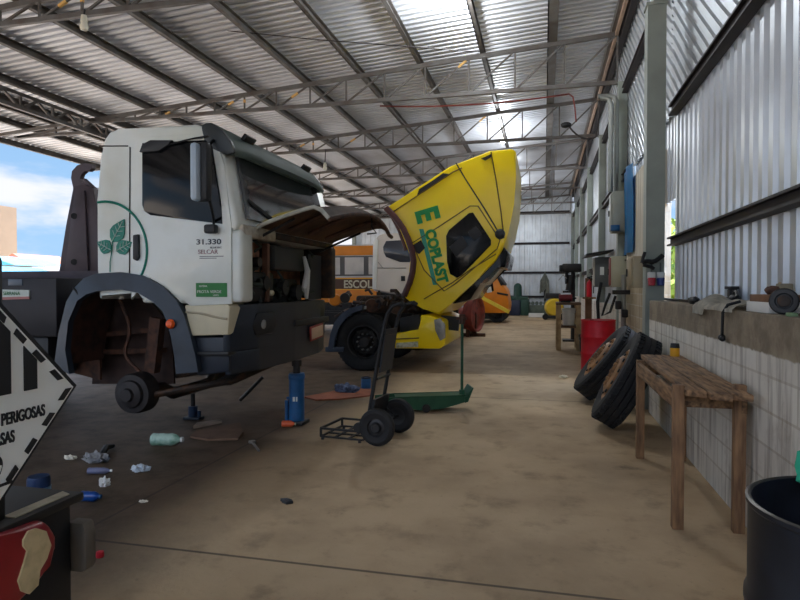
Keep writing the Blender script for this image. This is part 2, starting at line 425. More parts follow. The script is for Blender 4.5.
for (x, y, r, h, lab, ml) in ((4.3, 20.5, 2.0, 1.9, 'leafy yellow-green tree seen through the gap beside the near grey column', M_leaf), (6.4, 27, 2.6, 2.2, 'taller pale tree farther behind the leafy tree beyond the gap in the wall', M_leaf2)):
    t = thing('tree', lab, 'tree', (x, y, -.13))
    bushmb((x, y, h), (r, r, r*.95), 1900, .17).build('crown', ml, t, smooth=False)
    MB().tube([(x, y, -.13), (x+.05, y, .8), (x-.03, y, h)], [.16, .12, .06]).build('trunk', M_bark, t)
# distant buildings left
def house(loc, w, d, h, wall, roofc, lab, cat='house', rh=1.2):
    x, y = loc; t = thing('house' if cat == 'house' else 'tower_block', lab, cat, (x, y, -.13))
    MB().bb(x-w/2, x+w/2, y-d/2, y+d/2, -.13, h).build('wall', mat('wall_'+str(wall), wall, .8, 0, .2, .3), t)
    if rh:
        mr = mat('roof_'+str(roofc), roofc, .7, 0, .2, .6)
        MB().prism([(x-w/2-.3, y-d/2-.3, h), (x+w/2+.3, y-d/2-.3, h), (x, y-d/2-.3, h+rh)], (0, d+.6, 0)).build('roof', mr, t)
    return t
def at(px, py, dist):
    r = ray(px, py); return CAM + r.normalized()*dist
p = at(2, 250, 95); tw = house((p.x, p.y), 1.7, 3, 12.2, (150, 124, 96), None, 'tan apartment tower far off at the left edge of the yard', 'building', 0)
M_win = mat('far_window', (80, 84, 92), .3, 0, .1, 1)
for k in range(5):
    for dx_ in (-.4, .35): MB().bb(p.x+dx_-.2, p.x+dx_+.2, p.y-1.56, p.y-1.45, 2.4+k*2, 3.6+k*2).build('window', M_win, tw)
for (px, dist, w, h, wc, rc, lab, rh) in ((16, 60, 5, 3.3, (150, 140, 130), (70, 140, 160), 'far house with a cyan roof beyond the yard', .8), (37, 70, 5, 3.4, (150, 110, 86), (160, 92, 62), 'far house with an orange tiled roof just left of the lifting arm', 1.4), (0, 40, 2.4, 2.2, (150, 154, 158), (60, 140, 160), 'low pale far shed with teal roof at the left edge', .5), (58, 88, 4, 3.2, (160, 152, 142), (120, 100, 94), 'small far house with a greyish roof behind the lifting arm', .9)):
    q = at(px, 275, dist); house((q.x, q.y), w, 5, h, wc, rc, lab, 'house', rh)
# pale yard wall far to the left, behind the bus
struct(MB().bb(-40, -20, 40, 40.3, -.13, 3.2).build('wall_yard', mat('yard_wall', (206, 196, 190), .9, 0, .1, 1)))

# ================================================================= lamps, cables
M_glow = emit('lit_led', (235, 245, 255), 30)
def ledlamp(x, y, power, lab, dz=.35):
    z = rz(x)-.2; t = thing('ceiling_lamp', lab, 'lamp', (x, y, z-dz-.13), 'lit bulbs under the roof')
    MB().cyl((x, y, z+.15), (x, y, z-dz), .012, n=6).build('cord', M_black, t)
    MB().cyl((x, y, z-dz), (x, y, z-dz+.08), .035, .025).build('socket', M_lampwhite, t)
    MB().lathe([(0, -.13), (.05, -.11), (.07, -.06), (.05, -.01), (.03, 0), (0, 0)], (x, y, z-dz), (0, 0, 1), 14).build('bulb', M_glow, t)
    l = bpy.data.lights.new('bulb_light', 'POINT'); l.energy = power; l.color = (.93, .97, 1); l.shadow_soft_size = .12
    lo = bpy.data.objects.new('bulb_light', l); COL.objects.link(lo); lo.parent = t; lo.location = (0, 0, -.08)
LAMPS = True
ledlamp(-1.62, 10.3, 70, 'lit white bulb under the roof at the top edge, nearest of the row', .12)
ledlamp(-1.3, 19.5, 70, 'lit white bulb under the roof, hidden behind the top of the yellow cab', .3)
ledlamp(-1.25, 28.0, 70, 'lit white bulb under the roof right beside the yellow cab fairing', 1.05)
M_unlit = mat('unlit_bulb', (235, 232, 215), .2, 0, .05, 3)
def bulb(pt, y, ctop, lab):
    x, z = pt.x, pt.z
    t = thing('hanging_bulb', lab, 'lamp', (x, y, z-.14))
    MB().cyl((x, y, z+.1), (x+.02, y, ctop), .014, n=6).build('cord', M_black, t)
    MB().cyl((x, y, z), (x, y, z+.1), .055, .04).build('socket', M_lampwhite, t)
    MB().lathe([(0, -.14), (.05, -.12), (.065, -.07), (.05, -.02), (.045, 0), (0, 0)], (x, y, z), (0, 0, 1), 14).build('bulb', M_unlit, t)
bulb(yp(84, 22, 7.9), 7.9, CH+.02, 'unlit bulb in a pale holder hanging from the roof truss at upper left')
bulb(yp(325, 166, 17.5), 17.5, CH+.02, 'unlit bulb hanging above the windscreen of the white truck')
M_cable = mat('dark_cable', (44, 38, 38), .7, 0, .2, 5); M_redc = mat('red_cable', (120, 52, 46), .6, 0, .2, 5)
def sag(p, q, s, n=10):
    p, q = V(p), V(q); return [p.lerp(q, i/n)-V((0, 0, s*4*(i/n)*(1-i/n))) for i in range(n+1)]
a, b = yp(380, 106, 13.5), yp(569, 94, 13.5)
tag(MB().tube(sag(a, b, .1)+[yp(573, 97, 13.5), yp(575, 108, 13.5), yp(576, 122, 13.5)], .018, 6).build('electric_cable', M_redc), 'red-brown cable strung under the roof truss and dropping near the right wall', 'cable')
tag(MB().tube(sag(yp(567, 124, 13.6), yp(596, 137, 13.6), .15)+[yp(600, 110, 13.6)], .02, 6).build('coiled_cable', M_cable), 'dark looped cable hanging by the right wall under the roof', 'cable')
tag(MB().ball(yp(566, 125, 13.5), .09, (1.3, .8, .7)).build('plug_socket', M_black), 'black plug hanging at the end of the red-brown cable', 'plug')
tag(MB().tube([yp(160, 24, 10.5), yp(320, 40, 10.5), yp(480, 52, 10.5)], .01, 5).build('stay_wire', M_cable), 'thin wire running level under the roof between the two near trusses', 'wire')

# ================================================================= sky
sun = bpy.data.lights.new('sun', 'SUN'); sun.energy = 2.2; sun.angle = R_(3); sun.color = (1, .93, .82)
so = bpy.data.objects.new('sun', sun); COL.objects.link(so); so.rotation_euler = V((-.25, .12, 1)).to_track_quat('Z', 'Y').to_euler()
w = bpy.data.worlds.new('sky'); bpy.context.scene.world = w; w.use_nodes = True; nt = w.node_tree; bg = nt.nodes['Background']
tc = nt.nodes.new('ShaderNodeTexCoord'); mp = nt.nodes.new('ShaderNodeMapping'); mp.inputs['Scale'].default_value = (2.2, 2.2, 7.5); nt.links.new(tc.outputs['Generated'], mp.inputs['Vector'])
f = noise_n(nt, mp.outputs[0], 1.3, 6, .55); sp = nt.nodes.new('ShaderNodeSeparateXYZ'); nt.links.new(tc.outputs['Generated'], sp.inputs[0])
blue = mix_n(nt, ramp_n(nt, sp.outputs[2], 0, .5), lin((158, 196, 232)), lin((112, 160, 214)))
col = mix_n(nt, ramp_n(nt, f, .42, .58), blue, lin((228, 230, 240)))
nt.links.new(col, bg.inputs['Color'])
stv = math_n(nt, 'MULTIPLY_ADD', ramp_n(nt, sp.outputs[2], .2, .7), 4.2, .4)
nt.links.new(stv, bg.inputs['Strength'])
cam = bpy.data.cameras.new('camera'); co = bpy.data.objects.new('camera', cam); COL.objects.link(co)
cam.sensor_width = 36; cam.lens = 27; co.location = CAM; cam.clip_end = 400
co.rotation_euler = (math.pi/2-PH, 0, TH)
sc = bpy.context.scene; sc.camera = co
sc.view_settings.view_transform = 'Standard'; sc.view_settings.look = 'None'; sc.view_settings.gamma = 1; sc.view_settings.exposure = 1.65
# ================================================================= helpers for lorries
def side(pts, Y): return [yp(px, py, Y) for px, py in pts]
def arcpts(c, r, a0, a1, n): return [(c[0]+r*math.cos(R_(a0+(a1-a0)*i/n)), c[1]+r*math.sin(R_(a0+(a1-a0)*i/n))) for i in range(n+1)]
def smooth(pts, n=2):
    for _ in range(n):
        q = [pts[0]]
        for a, b in zip(pts, pts[1:]):
            q += [(a[0]*.75+b[0]*.25, a[1]*.75+b[1]*.25), (a[0]*.25+b[0]*.75, a[1]*.25+b[1]*.75)]
        pts = q+[pts[-1]]
    return pts
M_rim = mat('dusty_rim', (150, 122, 92), .6, .2, .3, 8, col2=(112, 86, 62))
M_rimdark = mat('dark_rim', (52, 52, 54), .55, .4, .3, 8)
def wheel(parent, c, ax, R, W, rim, tread_blocks=True, nuts=10, face=1.0, off=0.):
    """lorry wheel: axis ax points to the outer face"""
    c = V(c); ax = V(ax).normalized(); h = W/2; r = R*.56
    t = MB().lathe([(r, -h*.72), (r*1.12, -h*.9), (R*.8, -h), (R*.93, -h*.93), (R*.985, -h*.75), (R*.985, -h*.5), (R*.955, -h*.47), (R*.955, -h*.40), (R, -h*.37), (R, -h*.06), (R*.96, -h*.04), (R*.96, h*.04), (R, h*.06), (R, h*.37), (R*.955, h*.40), (R*.955, h*.47), (R*.985, h*.5), (R*.985, h*.75), (R*.93, h*.93), (R*.8, h), (r*1.12, h*.9), (r, h*.72)], c, ax, 48, True)
    u = V((0, 0, 1)) if abs(ax.z) < .9 else V((1, 0, 0)); x = ax.cross(u).normalized(); y = ax.cross(x)
    for k in range(44):
        a = k*2*math.pi/44; d = x*math.cos(a)+y*math.sin(a); tn = ax.cross(d)
        for s_ in (-1, 1):
            t.bar(c+d*R*.985+ax*s_*h*.78-tn*.01, c+d*R*.985+ax*s_*h*.48+tn*.01, .03, .02, 0, d)
    tyre = t.build('tyre', M_rubber, parent, 30)
    rm = MB().lathe([(r*1.06, h*.8), (r*.99, h*.86), (r*.94, h*.7), (r*.9, h*.2), (r*.86, off-.02*face), (r*.75, off+.04*face), (r*.6, off+.06*face), (r*.58, off+.0), (r*.40, off-.01), (r*.36, h*.35 if not off else off-.04), (r*.3, h*.55 if not off else off-.1), (0, h*.58 if not off else off-.1)], c, ax, 40)
    rm.lathe([(r*1.06, -h*.8), (r*.95, -h*.7), (r*.9, h*.2)], c, ax, 40)
    rimo = rm.build('rim', rim, parent)
    ho = MB()
    for k in range(10):
        a = (k+.5)*2*math.pi/10; d = x*math.cos(a)+y*math.sin(a)
        if off: MB().cyl(c+d*r*.78+ax*(off+.025), c+d*r*.78+ax*(off+.04), r*.075, n=10).build('hand_hole', M_black, rimo)
        else: ho.cyl(c+d*r*.78+ax*(off+.025), c+d*r*.78+ax*(off+.04), r*.075, n=10)
    if not off: ho.build('hand_hole', M_black, rimo)
    for k in range(nuts):
        a = k*2*math.pi/nuts; d = x*math.cos(a)+y*math.sin(a)
        MB().cyl(c+d*r*.5+ax*(off-.02), c+d*r*.5+ax*(off+.07), .017 if not off else .02, .014 if not off else .017, n=6).build('lug_nut', M_chrome if not off else rim, rimo)
    return tyre

# ================================================================= WHITE LORRY (nose towards +X, near flank at y = 4.83)
Y0, Y1 = 4.83, 7.33
wt = thing('lorry', 'white lorry with raised bonnet flap, missing front wheel and green leaf emblem on the cab', 'truck', (-5.0, 6.08, 0))
cabp = side([(98, 300), (98, 270), (97.5, 200), (99, 160), (103, 140), (109, 131), (118, 129)], Y0)
def X2(x, z): return V((x, Y0, z))
cz = cabp[-1].z
cabp += [X2(-3.05, cz+.0), X2(-2.9, cz-.06), X2(-2.78, 2.72), X2(-2.63, 2.06), X2(-2.66, 2.0), X2(-3.1, 1.98), X2(-3.1, 1.36), X2(-3.62, 1.36), X2(-3.62, 1.5)]
z_f = 1.36
mb = MB().prism(cabp, (0, Y1-Y0, 0), .055, 3)
cab = mb.build('cab', M_white, wt)
# corner panels either side of the engine bay
mb = MB()
for ya, yb, cm in ((Y0+.01, Y0+.24, M_white), (Y1-.2, Y1-.01, M_grimy)): MB().prism([(-3.12, ya, 1.37), (-2.60, ya, 1.37), (-2.60, ya, 2.02), (-3.12, ya, 2.02)], (0, yb-ya, 0), .04, 3).build('corner_panel', cm, wt)
# bonnet rail across the front
MB().bb(-2.72, -2.62, 5.55, Y1-.05, 2.0, 2.06, .01).build('hinge_rail', M_grimy, wt)
MB().bb(-2.72, -2.6, Y0+.05, 5.55, 1.96, 2.07, .02).build('bonnet_rail', mat('grubby_white', (196, 190, 172), .5, 0, .25, 9, col2=(140, 126, 108)), wt)
# windscreen, slightly proud of the raked front
def plate(pts, vec, name, m, par, bev=.0):
    return MB().prism(pts, vec, bev).build(name, m, par)
M_screen = mat('windscreen_glass', (74, 76, 78), .05, .0, .1, 2, spec=1.)
wn = V((-2.63+2.78, 0, 0)); p_lo = (-2.625, 2.12); p_hi = (-2.765, 2.70)
MB().prism([(p_lo[0], Y0+.14, p_lo[1]), (p_lo[0], Y1-.3, p_lo[1]), (p_hi[0], Y1-.36, p_hi[1]), (p_hi[0], Y0+.2, p_hi[1])], (.03, 0, .007), .0).build('windscreen', M_screen, wt)
for yy in (5.6, 6.6): MB().bar((-2.585, yy, 2.13), (-2.62, yy-.6, 2.3), .02).build('wiper', M_black, wt)
# screen visor / roof fairing : dark grey-green band with pointed overhang
M_visor = mat('dark_visor', (112, 128, 120), .6, 0, .15, 3)
def vis(u, v):
    y = Y0+.0 + (Y1-Y0-.32)*u
    bow = .02-.10*abs(2*u-1)**2.5
    prof = [(-2.98, cz-.02), (-2.94, cz-.005), (-2.88, cz-.005), (-2.76+bow*.5, cz-.07), (-2.62+bow, cz-.18), (-2.57+bow, cz-.28), (-2.59+bow, cz-.31)]
    k = v*(len(prof)-1); i = min(int(k), len(prof)-2); f = k-i
    a, b = prof[i], prof[i+1]
    return V((a[0]+(b[0]-a[0])*f, y, a[1]+(b[1]-a[1])*f))
vo_ = MB().grid(vis, 16, 12, .025).build('roof_visor', M_visor, wt, 60)
side_v = [(-2.98, cz-.04), (-2.94, cz-.005), (-2.88, cz-.005), (-2.78, cz-.07), (-2.69, cz-.18), (-2.65, cz-.28), (-2.74, cz-.30), (-2.82, cz-.26), (-2.95, cz-.20)]
MB().prism([(x, Y0-.015, z) for x, z in side_v], (0, .05, 0), .015).build('visor_cheek', mat('visor_cheek', (50, 56, 58), .4, 0, .2, 4), wt)
MB().prism([(x, Y1-.34, z) for x, z in side_v], (0, .05, 0), .015).build('visor_cheek', MATS['visor_cheek'], wt)
for yy in (5.2, 6.6): MB().box((-2.715, yy, cz-.075), (.04, .2, .07), Matrix.Rotation(R_(40), 3, 'Y'), .01).build('marker_lamp', M_black, vo_)
# door
dY = Y0-.012
dpts = side([(131, 300), (131, 268), (130.5, 160), (134, 142), (142, 137), (205, 133), (216, 139), (224, 165), (231, 225), (231.5, 304), (190, 306), (172, 292), (150, 276)], dY)
door = MB().prism(dpts, (0, .03, 0), .008).build('door', M_white, wt)
MB().prism(side([(142, 143), (205, 140), (212, 146), (221, 205), (222, 224), (215, 223), (150, 215), (144, 211), (142, 205)], dY-.008), (0, .02, 0), .004).build('window', M_glass, door)
MB().prism(side([(139, 152), (142, 144), (150, 140), (172, 140), (166, 146), (158, 151)], dY-.03), (0, .03, 0), .005).build('rain_visor', M_black, door)
MB().prism(side([(132.5, 235), (138, 234), (138.5, 258), (136, 261), (132.5, 259)], dY-.03), (0, .03, 0), .008).build('door_handle', M_black, door)
MB().tube(side(smooth([(208, 136), (190, 139), (168, 145)], 1), dY-.02), .008, 6).build('gutter_trim', M_black, door)
# seam on the rear quarter
MB().tube(side([(99, 146), (128, 146)], Y0-.003), .006, 4).tube(side([(130, 147), (129.5, 275)], Y0-.003), .007, 4).build('body_seam', M_steel, wt)
# mirror
mirror = MB().box(yp(203, 172, Y0-.22), (.13, .10, .5), None, .03).build('mirror', M_black, wt)
MB().box(yp(196, 172, Y0-.28), (.07, .10, .49), None, .03).build('mirror_cover', mat('pale_mirror_cover', (176, 192, 206), .35, 0, .1, 3), mirror)
MB().tube([yp(204, 150, Y0-.2), yp(212, 142, Y0-.05), yp(214, 140, Y0)], .014).tube([yp(207, 190, Y0-.2), yp(213, 215, Y0-.1), yp(214, 224, Y0)], .014).build('mirror_arm', M_black, mirror)
MB().box(yp(211, 229, Y0-.08), (.11, .08, .08), None, .02).build('blind_spot_mirror', M_black, wt)
# emblem
M_em = mat('emblem_green', (10, 128, 108), .45, 0, .1, 4)
eY = Y0-.016
cen = yp(104, 251, eY)
def ecirc(r, a0, a1, n=24): return [cen+V((r*math.cos(R_(a0+(a1-a0)*i/n)), 0, r*math.sin(R_(a0+(a1-a0)*i/n)))) for i in range(n+1)]
Re = (yp(147, 251, eY)-cen).length
em = MB().tube(ecirc(Re, 98, -38), .012, 5).build('emblem', M_em, wt)
M_vein = mat('leaf_vein', (196, 212, 202), .5, 0, .05, 4)
def leaf(tip, base, w):
    b, t = yp(*base, eY), yp(*tip, eY); d = t-b; n_ = V((-d.z, 0, d.x)).normalized()*w
    pr = [(0, 0), (.12, .55), (.35, .95), (.55, .85), (.8, .4), (1, 0)]
    pts = [b+d*f+n_*k for f, k in pr]+[b+d*f-n_*k for f, k in pr[-2:0:-1]]
    MB().prism(pts, (0, .01, 0)).build('leaf', M_em, em)
    v = MB().tube([b-V((0, .004, 0)), b+d*.9-V((0, .004, 0))], .004, 4)
    for f in (.25, .45, .65):
        for s_ in (-1, 1): v.tube([b+d*f-V((0, .004, 0)), b+d*(f+.14)+n_*.55*s_-V((0, .004, 0))], .003, 4)
    v.build('leaf_vein', M_vein, em)
leaf((124, 219), (112, 242), .085); leaf((97, 242), (111, 250), .072); leaf((132, 242), (116, 251), .075)
MB().tube(side([(113, 240), (112, 250), (110, 262), (110, 272)], eY), .006, 4).build('stem', M_em, em)
# lettering
M_ink = mat('lettering_ink', (40, 44, 52), .5, 0, .05, 4); M_inkp = mat('pinkish_ink', (150, 116, 118), .5, 0, .05, 4)
tX, tZ = (1, 0, 0), (0, 0, 1)
text('model_lettering', '31.330', M_ink, door, yp(196, 244.5, dY-.004), .066, tX, tZ, .002, .001, sx=1.4)
text('small_lettering', 'BLUETEC', M_ink, door, yp(210, 248.5, dY-.004), .022, tX, tZ, .002, sx=1.3)
text('maker_lettering', 'SELCAR', M_inkp, door, yp(198, 254, dY-.004), .055, tX, tZ, .002, sx=1.05)
MB().bb(yp(198, 0, dY).x, yp(222, 0, dY).x, dY-.004, dY, yp(200, 256.8, dY).z, yp(200, 256.2, dY).z).bb(yp(198, 0, dY).x, yp(215, 0, dY).x, dY-.004, dY, yp(200, 258.6, dY).z, yp(200, 258.0, dY).z).build('lettering_rule', M_ink, door)
M_sg = mat('sticker_green', (20, 120, 44), .5, 0, .1, 4)
a, b = yp(196, 283, dY-.004), yp(227, 297, dY-.004)
st = MB().bb(a.x, b.x, dY-.006, dY, b.z, a.z).build('door_sticker', M_sg, door)
M_pt = mat('sticker_white', (230, 236, 226), .5, 0, .05, 4)
text('sticker_lettering', 'FROTA VERDE', M_pt, st, yp(197, 293, dY-.009), .036, tX, tZ, .001, sx=1.05)
text('sticker_lettering', 'SISTEMA', M_pt, st, yp(199, 287, dY-.009), .022, tX, tZ, .001)
text('sticker_lettering', 'LIMPO', M_pt, st, yp(213, 296, dY-.009), .02, tX, tZ, .001)
# entry step panel (cream) and dark lower step
MB().prism(side([(184, 305), (228, 304), (230, 307), (228, 335), (191, 336)], Y0-.005), (0, .3, 0), .02).build('sill_panel', M_cream, wt)
MB().tube(side(smooth([(186, 312), (200, 313), (215, 317), (227, 319)]), Y0-.01), .012, 6).build('sill_crease', mat('cream_shade', (176, 164, 138), .5, 0, .1, 4), wt)
s_ = MB().prism(side([(186, 337), (229, 337), (229, 372), (197, 376)], Y0+.04), (0, .4, 0), .02)
s_.build('step_box', M_darkblue, wt)
MB().prism(side([(190, 352), (228, 352), (228, 356), (191, 356)], Y0), (0, .3, 0), .006).build('step', M_black, wt)
# mudguard arch
fo = [(54, 366), (58, 335), (66, 302), (74, 288), (84, 278), (96, 273.5), (120, 272), (142, 275.5), (162, 286), (176, 300), (184, 315), (190, 335), (195, 355), (198, 372)]
fi = [(69, 374), (65, 350), (68, 322), (77, 301), (86, 294.5), (97, 291), (120, 289.5), (138, 293), (153, 302), (162, 311), (167, 322), (171, 338), (174, 355), (176, 374)]
fen = MB().strip(side(fo, Y0-.04), side(fi, Y0-.07), (0, .07, 0)).build('mudguard', mat('mudguard_plastic', (46, 57, 70), .4, 0, .25, 3, col2=(32, 39, 48)), wt, 50)
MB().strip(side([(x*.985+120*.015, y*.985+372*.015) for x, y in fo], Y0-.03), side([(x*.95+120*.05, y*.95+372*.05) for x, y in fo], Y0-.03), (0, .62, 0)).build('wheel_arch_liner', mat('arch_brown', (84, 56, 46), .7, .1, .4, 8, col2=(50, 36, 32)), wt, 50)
MB().tube(side([(79, 296), (76, 291), (73, 288)], Y0-.05), .01, 6).build('guard_split', M_black, fen)
MB().lathe([(0, .035), (.03, .03), (.042, .01), (.045, 0), (0, 0)], yp(170.5, 324, Y0-.08), (0, -1, 0), 16).build('side_lamp', mat('amber_lamp', (250, 96, 30), .25, 0, .05, 4), fen)
# inner arch panels
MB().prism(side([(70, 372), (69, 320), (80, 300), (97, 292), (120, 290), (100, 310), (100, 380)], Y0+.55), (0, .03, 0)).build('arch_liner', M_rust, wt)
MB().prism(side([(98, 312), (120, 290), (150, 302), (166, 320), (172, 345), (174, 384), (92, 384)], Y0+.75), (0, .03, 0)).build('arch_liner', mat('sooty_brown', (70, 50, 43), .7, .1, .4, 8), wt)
MB().bar(yp(152, 372, Y0+.5), yp(158, 318, Y0+.5), .12, .1).bar(yp(100, 335, Y0+.6), yp(150, 330, Y0+.6), .05, .05).bar(yp(100, 352, Y0+.6), yp(165, 350, Y0+.6), .06, .05).tube(side(smooth([(120, 300), (132, 330), (122, 355), (140, 372)]), Y0+.4), .018, 6).build('suspension', M_rust, wt)
MB().box(yp(121.5, 294, Y0+.2), (.03, .03, .1)).build('white_clip', M_whitep, wt)
# axle, drums, leaf springs
ax_x = -3.93; hz = .46
axle = MB().tube([(ax_x, Y0+.5, hz), (ax_x+.02, Y0+.75, hz-.02), (ax_x+.02, Y0+.9, hz-.10), (ax_x+.02, Y1-.9, hz-.10), (ax_x+.02, Y1-.75, hz-.02), (ax_x, Y1-.5, hz)], .065, 10).build('front_axle', M_grimy, wt)
for ya, sg in ((Y0+.2, 1), (Y1-.2, -1)):
    MB().lathe([(0, -.03), (.06, -.03), (.07, .0), (.13, .02), (.14, .05), (.19, .06), (.2, .10), (.205, .22), (.19, .24), (.05, .25), (0, .25)], (ax_x, ya, hz), (0, sg, 0), 28).build('brake_drum', mat('brake_drum', (50, 46, 46), .6, .3, .35, 9), axle)
for yy in (Y0+.8, Y1-.8):
    m_ = MB()
    for k in range(4): m_.tube([(ax_x+f*(.75-.14*k), yy, hz+.10+.045*k-.0+ .16*f*f) for f in (-1, -.6, -.2, .2, .6, 1)], .028, 6)
    m_.build('leaf_spring', M_grimy, wt)
# tie bar from the hub forward under the bumper
MB().tube([(ax_x+.15, Y0+.35, hz-.02), (-3.0, Y0+.6, .58), (-2.75, Y0+1.0, .72)], .035, 8).build('steering_link', M_grimy, wt)
# chassis
ch = MB()
for yy in (Y0+.82, Y1-.82): ch.bb(-9.6, -2.75, yy-.04, yy+.04, .86, 1.12)
for x in (-9.4, -7.5, -6, -4.6, -3.0): ch.bb(x-.06, x+.06, Y0+.8, Y1-.8, .9, 1.08)
ch.build('chassis', M_steel, wt)
# engine bay
bay = MB().bb(-3.08, -3.02, Y0+.24, Y1-.2, 1.3, 1.98).bb(-3.05, -2.95, 6.3, 6.45, 1.3, 1.98).build('bulkhead', mat('bay_brown', (200, 146, 110), .75, 0, .4, 7, col2=(110, 76, 58)), wt)
MB().bb(-2.90, -2.84, 5.1, 5.66, 1.66, 1.96, .01).build('bay_panel', MATS['bay_brown'], wt)
eng = MB().bb(-3.0, -2.72, 5.25, 5.75, 1.36, 1.66, .03).bb(-3.0, -2.78, 5.85, 6.5, 1.34, 1.60, .03).build('engine_block', mat('engine_black', (34, 34, 34), .5, .4, .4, 12), wt)
MB().box((-2.82, 6.15, 1.82), (.22, .8, .26), None, .03).build('intake_box', mat('intake_grey', (52, 54, 52), .55, 0, .2, 6), eng)
MB().bb(-2.74, -2.70, 6.62, 7.05, 1.36, 1.9).build('radiator', M_black, eng)
mb = MB(); rnd = random.Random(4)
for k in range(16):
    y = rnd.uniform(5.1, 6.9); z = rnd.uniform(1.42, 1.85); x = rnd.uniform(-2.9, -2.7)
    MB().tube([(x, y, z), (x+.1, y+rnd.uniform(-.15, .15), z+rnd.uniform(-.12, .12)), (x, y+rnd.uniform(-.3, .3), z+rnd.uniform(-.25, .2))], rnd.uniform(.012, .03), 6).build('hose', mat('hose_green', (54, 62, 54), .6, 0, .3, 8), eng)
MB().bar((-2.72, 5.55, 1.36), (-2.75, 5.62, 1.95), .06, .05).build('bay_post', mat('post_brown', (120, 84, 66), .7, 0, .3, 8), eng)
MB().tube([(-2.68, 6.45, 1.86), (-2.66, 6.5, 1.7), (-2.67, 6.46, 1.5), (-2.68, 6.52, 1.38)], [.02, .035, .05, .02], 8).build('coolant_bag', M_whitep, eng)
for (y, z, r) in ((5.35, 1.75, .05), (5.5, 1.55, .07), (5.95, 1.5, .08), (6.3, 1.45, .09)): MB().cyl((-2.75, y, z), (-2.68, y, z), r, n=16).build('pulley', M_steel, eng)
MB().ball((-2.69, 5.62, 1.45), .03).build('filler_cap', M_cream, eng)
# raised bonnet flap
def flap(u, v):
    y = 5.16+2.05*u; f = v
    x = -2.62+.72*f+.06*u*f; z = 2.06+.22*f**.8 + .13*math.sin(math.pi*min(1, u*1.1))*f
    if f > .75: z -= (f-.75)**2*2.4
    return V((x+.10*math.sin(math.pi*u)*f, y, z))
fl = MB().grid(flap, 14, 12, .035).build('bonnet_flap', mat('bonnet_inside', (112, 84, 62), .7, 0, .35, 4, col2=(70, 52, 42)), wt, 50)
MB().tube([flap(0, k/10)+V((0, -.005, .0)) for k in range(11)], .02, 8).build('flap_edge', mat('flap_edge_pale', (188, 186, 172), .5, 0, .3, 9), fl)
MB().tube([flap(k/10, 1) for k in range(11)], .024, 8).build('flap_lip', M_rust, fl)
for u in (.25, .5, .75): MB().tube([flap(u, k/8)-V((0, 0, .03)) for k in range(1, 8)], .022, 6).build('flap_rib', M_rust, fl)
for yy, u, v in ((5.25, .06, .45), (7.0, .9, .55)): MB().tube([(-2.7, yy, 1.95), flap(u, v)-V((0, 0, .03))], .014, 6).build('gas_strut', M_black, fl)
MB().tube([flap(.6, .9), flap(.6, .9)-V((0, 0, .14)), flap(.6, .92)-V((-.05, .05, .2)), flap(.6, .9)-V((.06, -.03, .21))], .009, 5).build('latch_cable', M_black, fl)
# bumper
def bump(z): return [(-2.80, Y0+.02, z), (-2.74, Y0+.03, z), (-2.66, Y0+.45, z), (-2.63, (Y0+Y1)/2, z), (-2.66, Y1-.45, z), (-2.74, Y1-.05, z), (-2.86, Y1+.01, z), (-3.16, Y1, z), (-3.16, Y1-.25, z), (-2.95, Y1-.35, z), (-2.95, Y0+.3, z), (-2.82, Y0+.12, z)]
bum = MB().prism(bump(.92), (0, 0, .43), .02).build('bumper', M_darkblue, wt)
MB().prism([(x*.985-.045, y*.97+.03*6.08, z) for x, y, z in bump(.71)], (0, 0, .21), .02).build('bumper_skirt', M_darkblue, bum)
MB().bb(-2.70, -2.615, 6.05, 7.1, 1.08, 1.15, .01).build('air_slot', M_black, bum)
MB().prism([(-2.74+.0, 5.22, 1.05), (-2.70, 5.5, 1.05), (-2.685, 5.56, 1.13), (-2.69, 5.52, 1.26), (-2.74, 5.24, 1.26), (-2.76, 5.18, 1.15)], (.085, 0, 0), .01).build('lamp_recess', M_black, bum)
MB().ball((-2.665, 5.36, 1.15), .07, (.5, .9, 1.0)).build('fog_lamp', mat('fog_lens', (150, 150, 146), .2, 0, .1, 5), bum)
np_ = MB().box((-2.615, 6.68, .98), (.02, .36, .13), Matrix.Rotation(R_(4), 3, 'X'), .004).build('number_plate', mat('plate_cream', (200, 168, 140), .5, 0, .15, 9), bum)
MB().box((-2.62, 6.68, .98), (.02, .4, .17), Matrix.Rotation(R_(4), 3, 'X'), .004).build('plate_frame', mat('plate_red', (150, 52, 44), .5, 0, .15, 9), np_)
# tail: subframe box with stickers, lifting arm, rear wheels
bx = MB().bb(-8.6, -4.60, Y0+.05, Y0+.6, 1.02, 1.60, .02).bb(-8.6, -4.60, Y0+.6, Y1-.1, 1.14, 1.5, .02).build('side_box', mat('side_box_dark', (42, 40, 44), .5, .2, .3, 3), wt)
sk = MB().prism(side([(1.5, 289.5), (29, 290), (29, 298.5), (1.5, 299.5)], Y0+.035), (0, .015, 0)).build('box_sticker', mat('sticker_pale', (196, 206, 196), .5, 0, .08, 6), bx)
MB().prism(side([(2, 297.2), (29, 296.4), (29, 299), (2, 299.8)], Y0+.03), (0, .01, 0)).build('sticker_band', mat('sticker_pink', (170, 110, 104), .5, 0, .1, 6), sk)
text('sticker_lettering', 'SERRANA', M_sg, sk, yp(3, 295, Y0+.032), .05, tX, tZ, .001, sx=.95)
MB().prism(side([(8, 279), (22, 279), (22, 285.5), (8, 285.5)], Y0+.04), (0, .02, 0), .002).build('small_plate', mat('slate_plate', (86, 96, 108), .4, .2, .1, 6), bx)
MB().bb(-5.4, -4.75, Y0+.1, Y0+.5, .62, 1.03, .05).build('air_tank', M_black, wt)
hy = 6.0
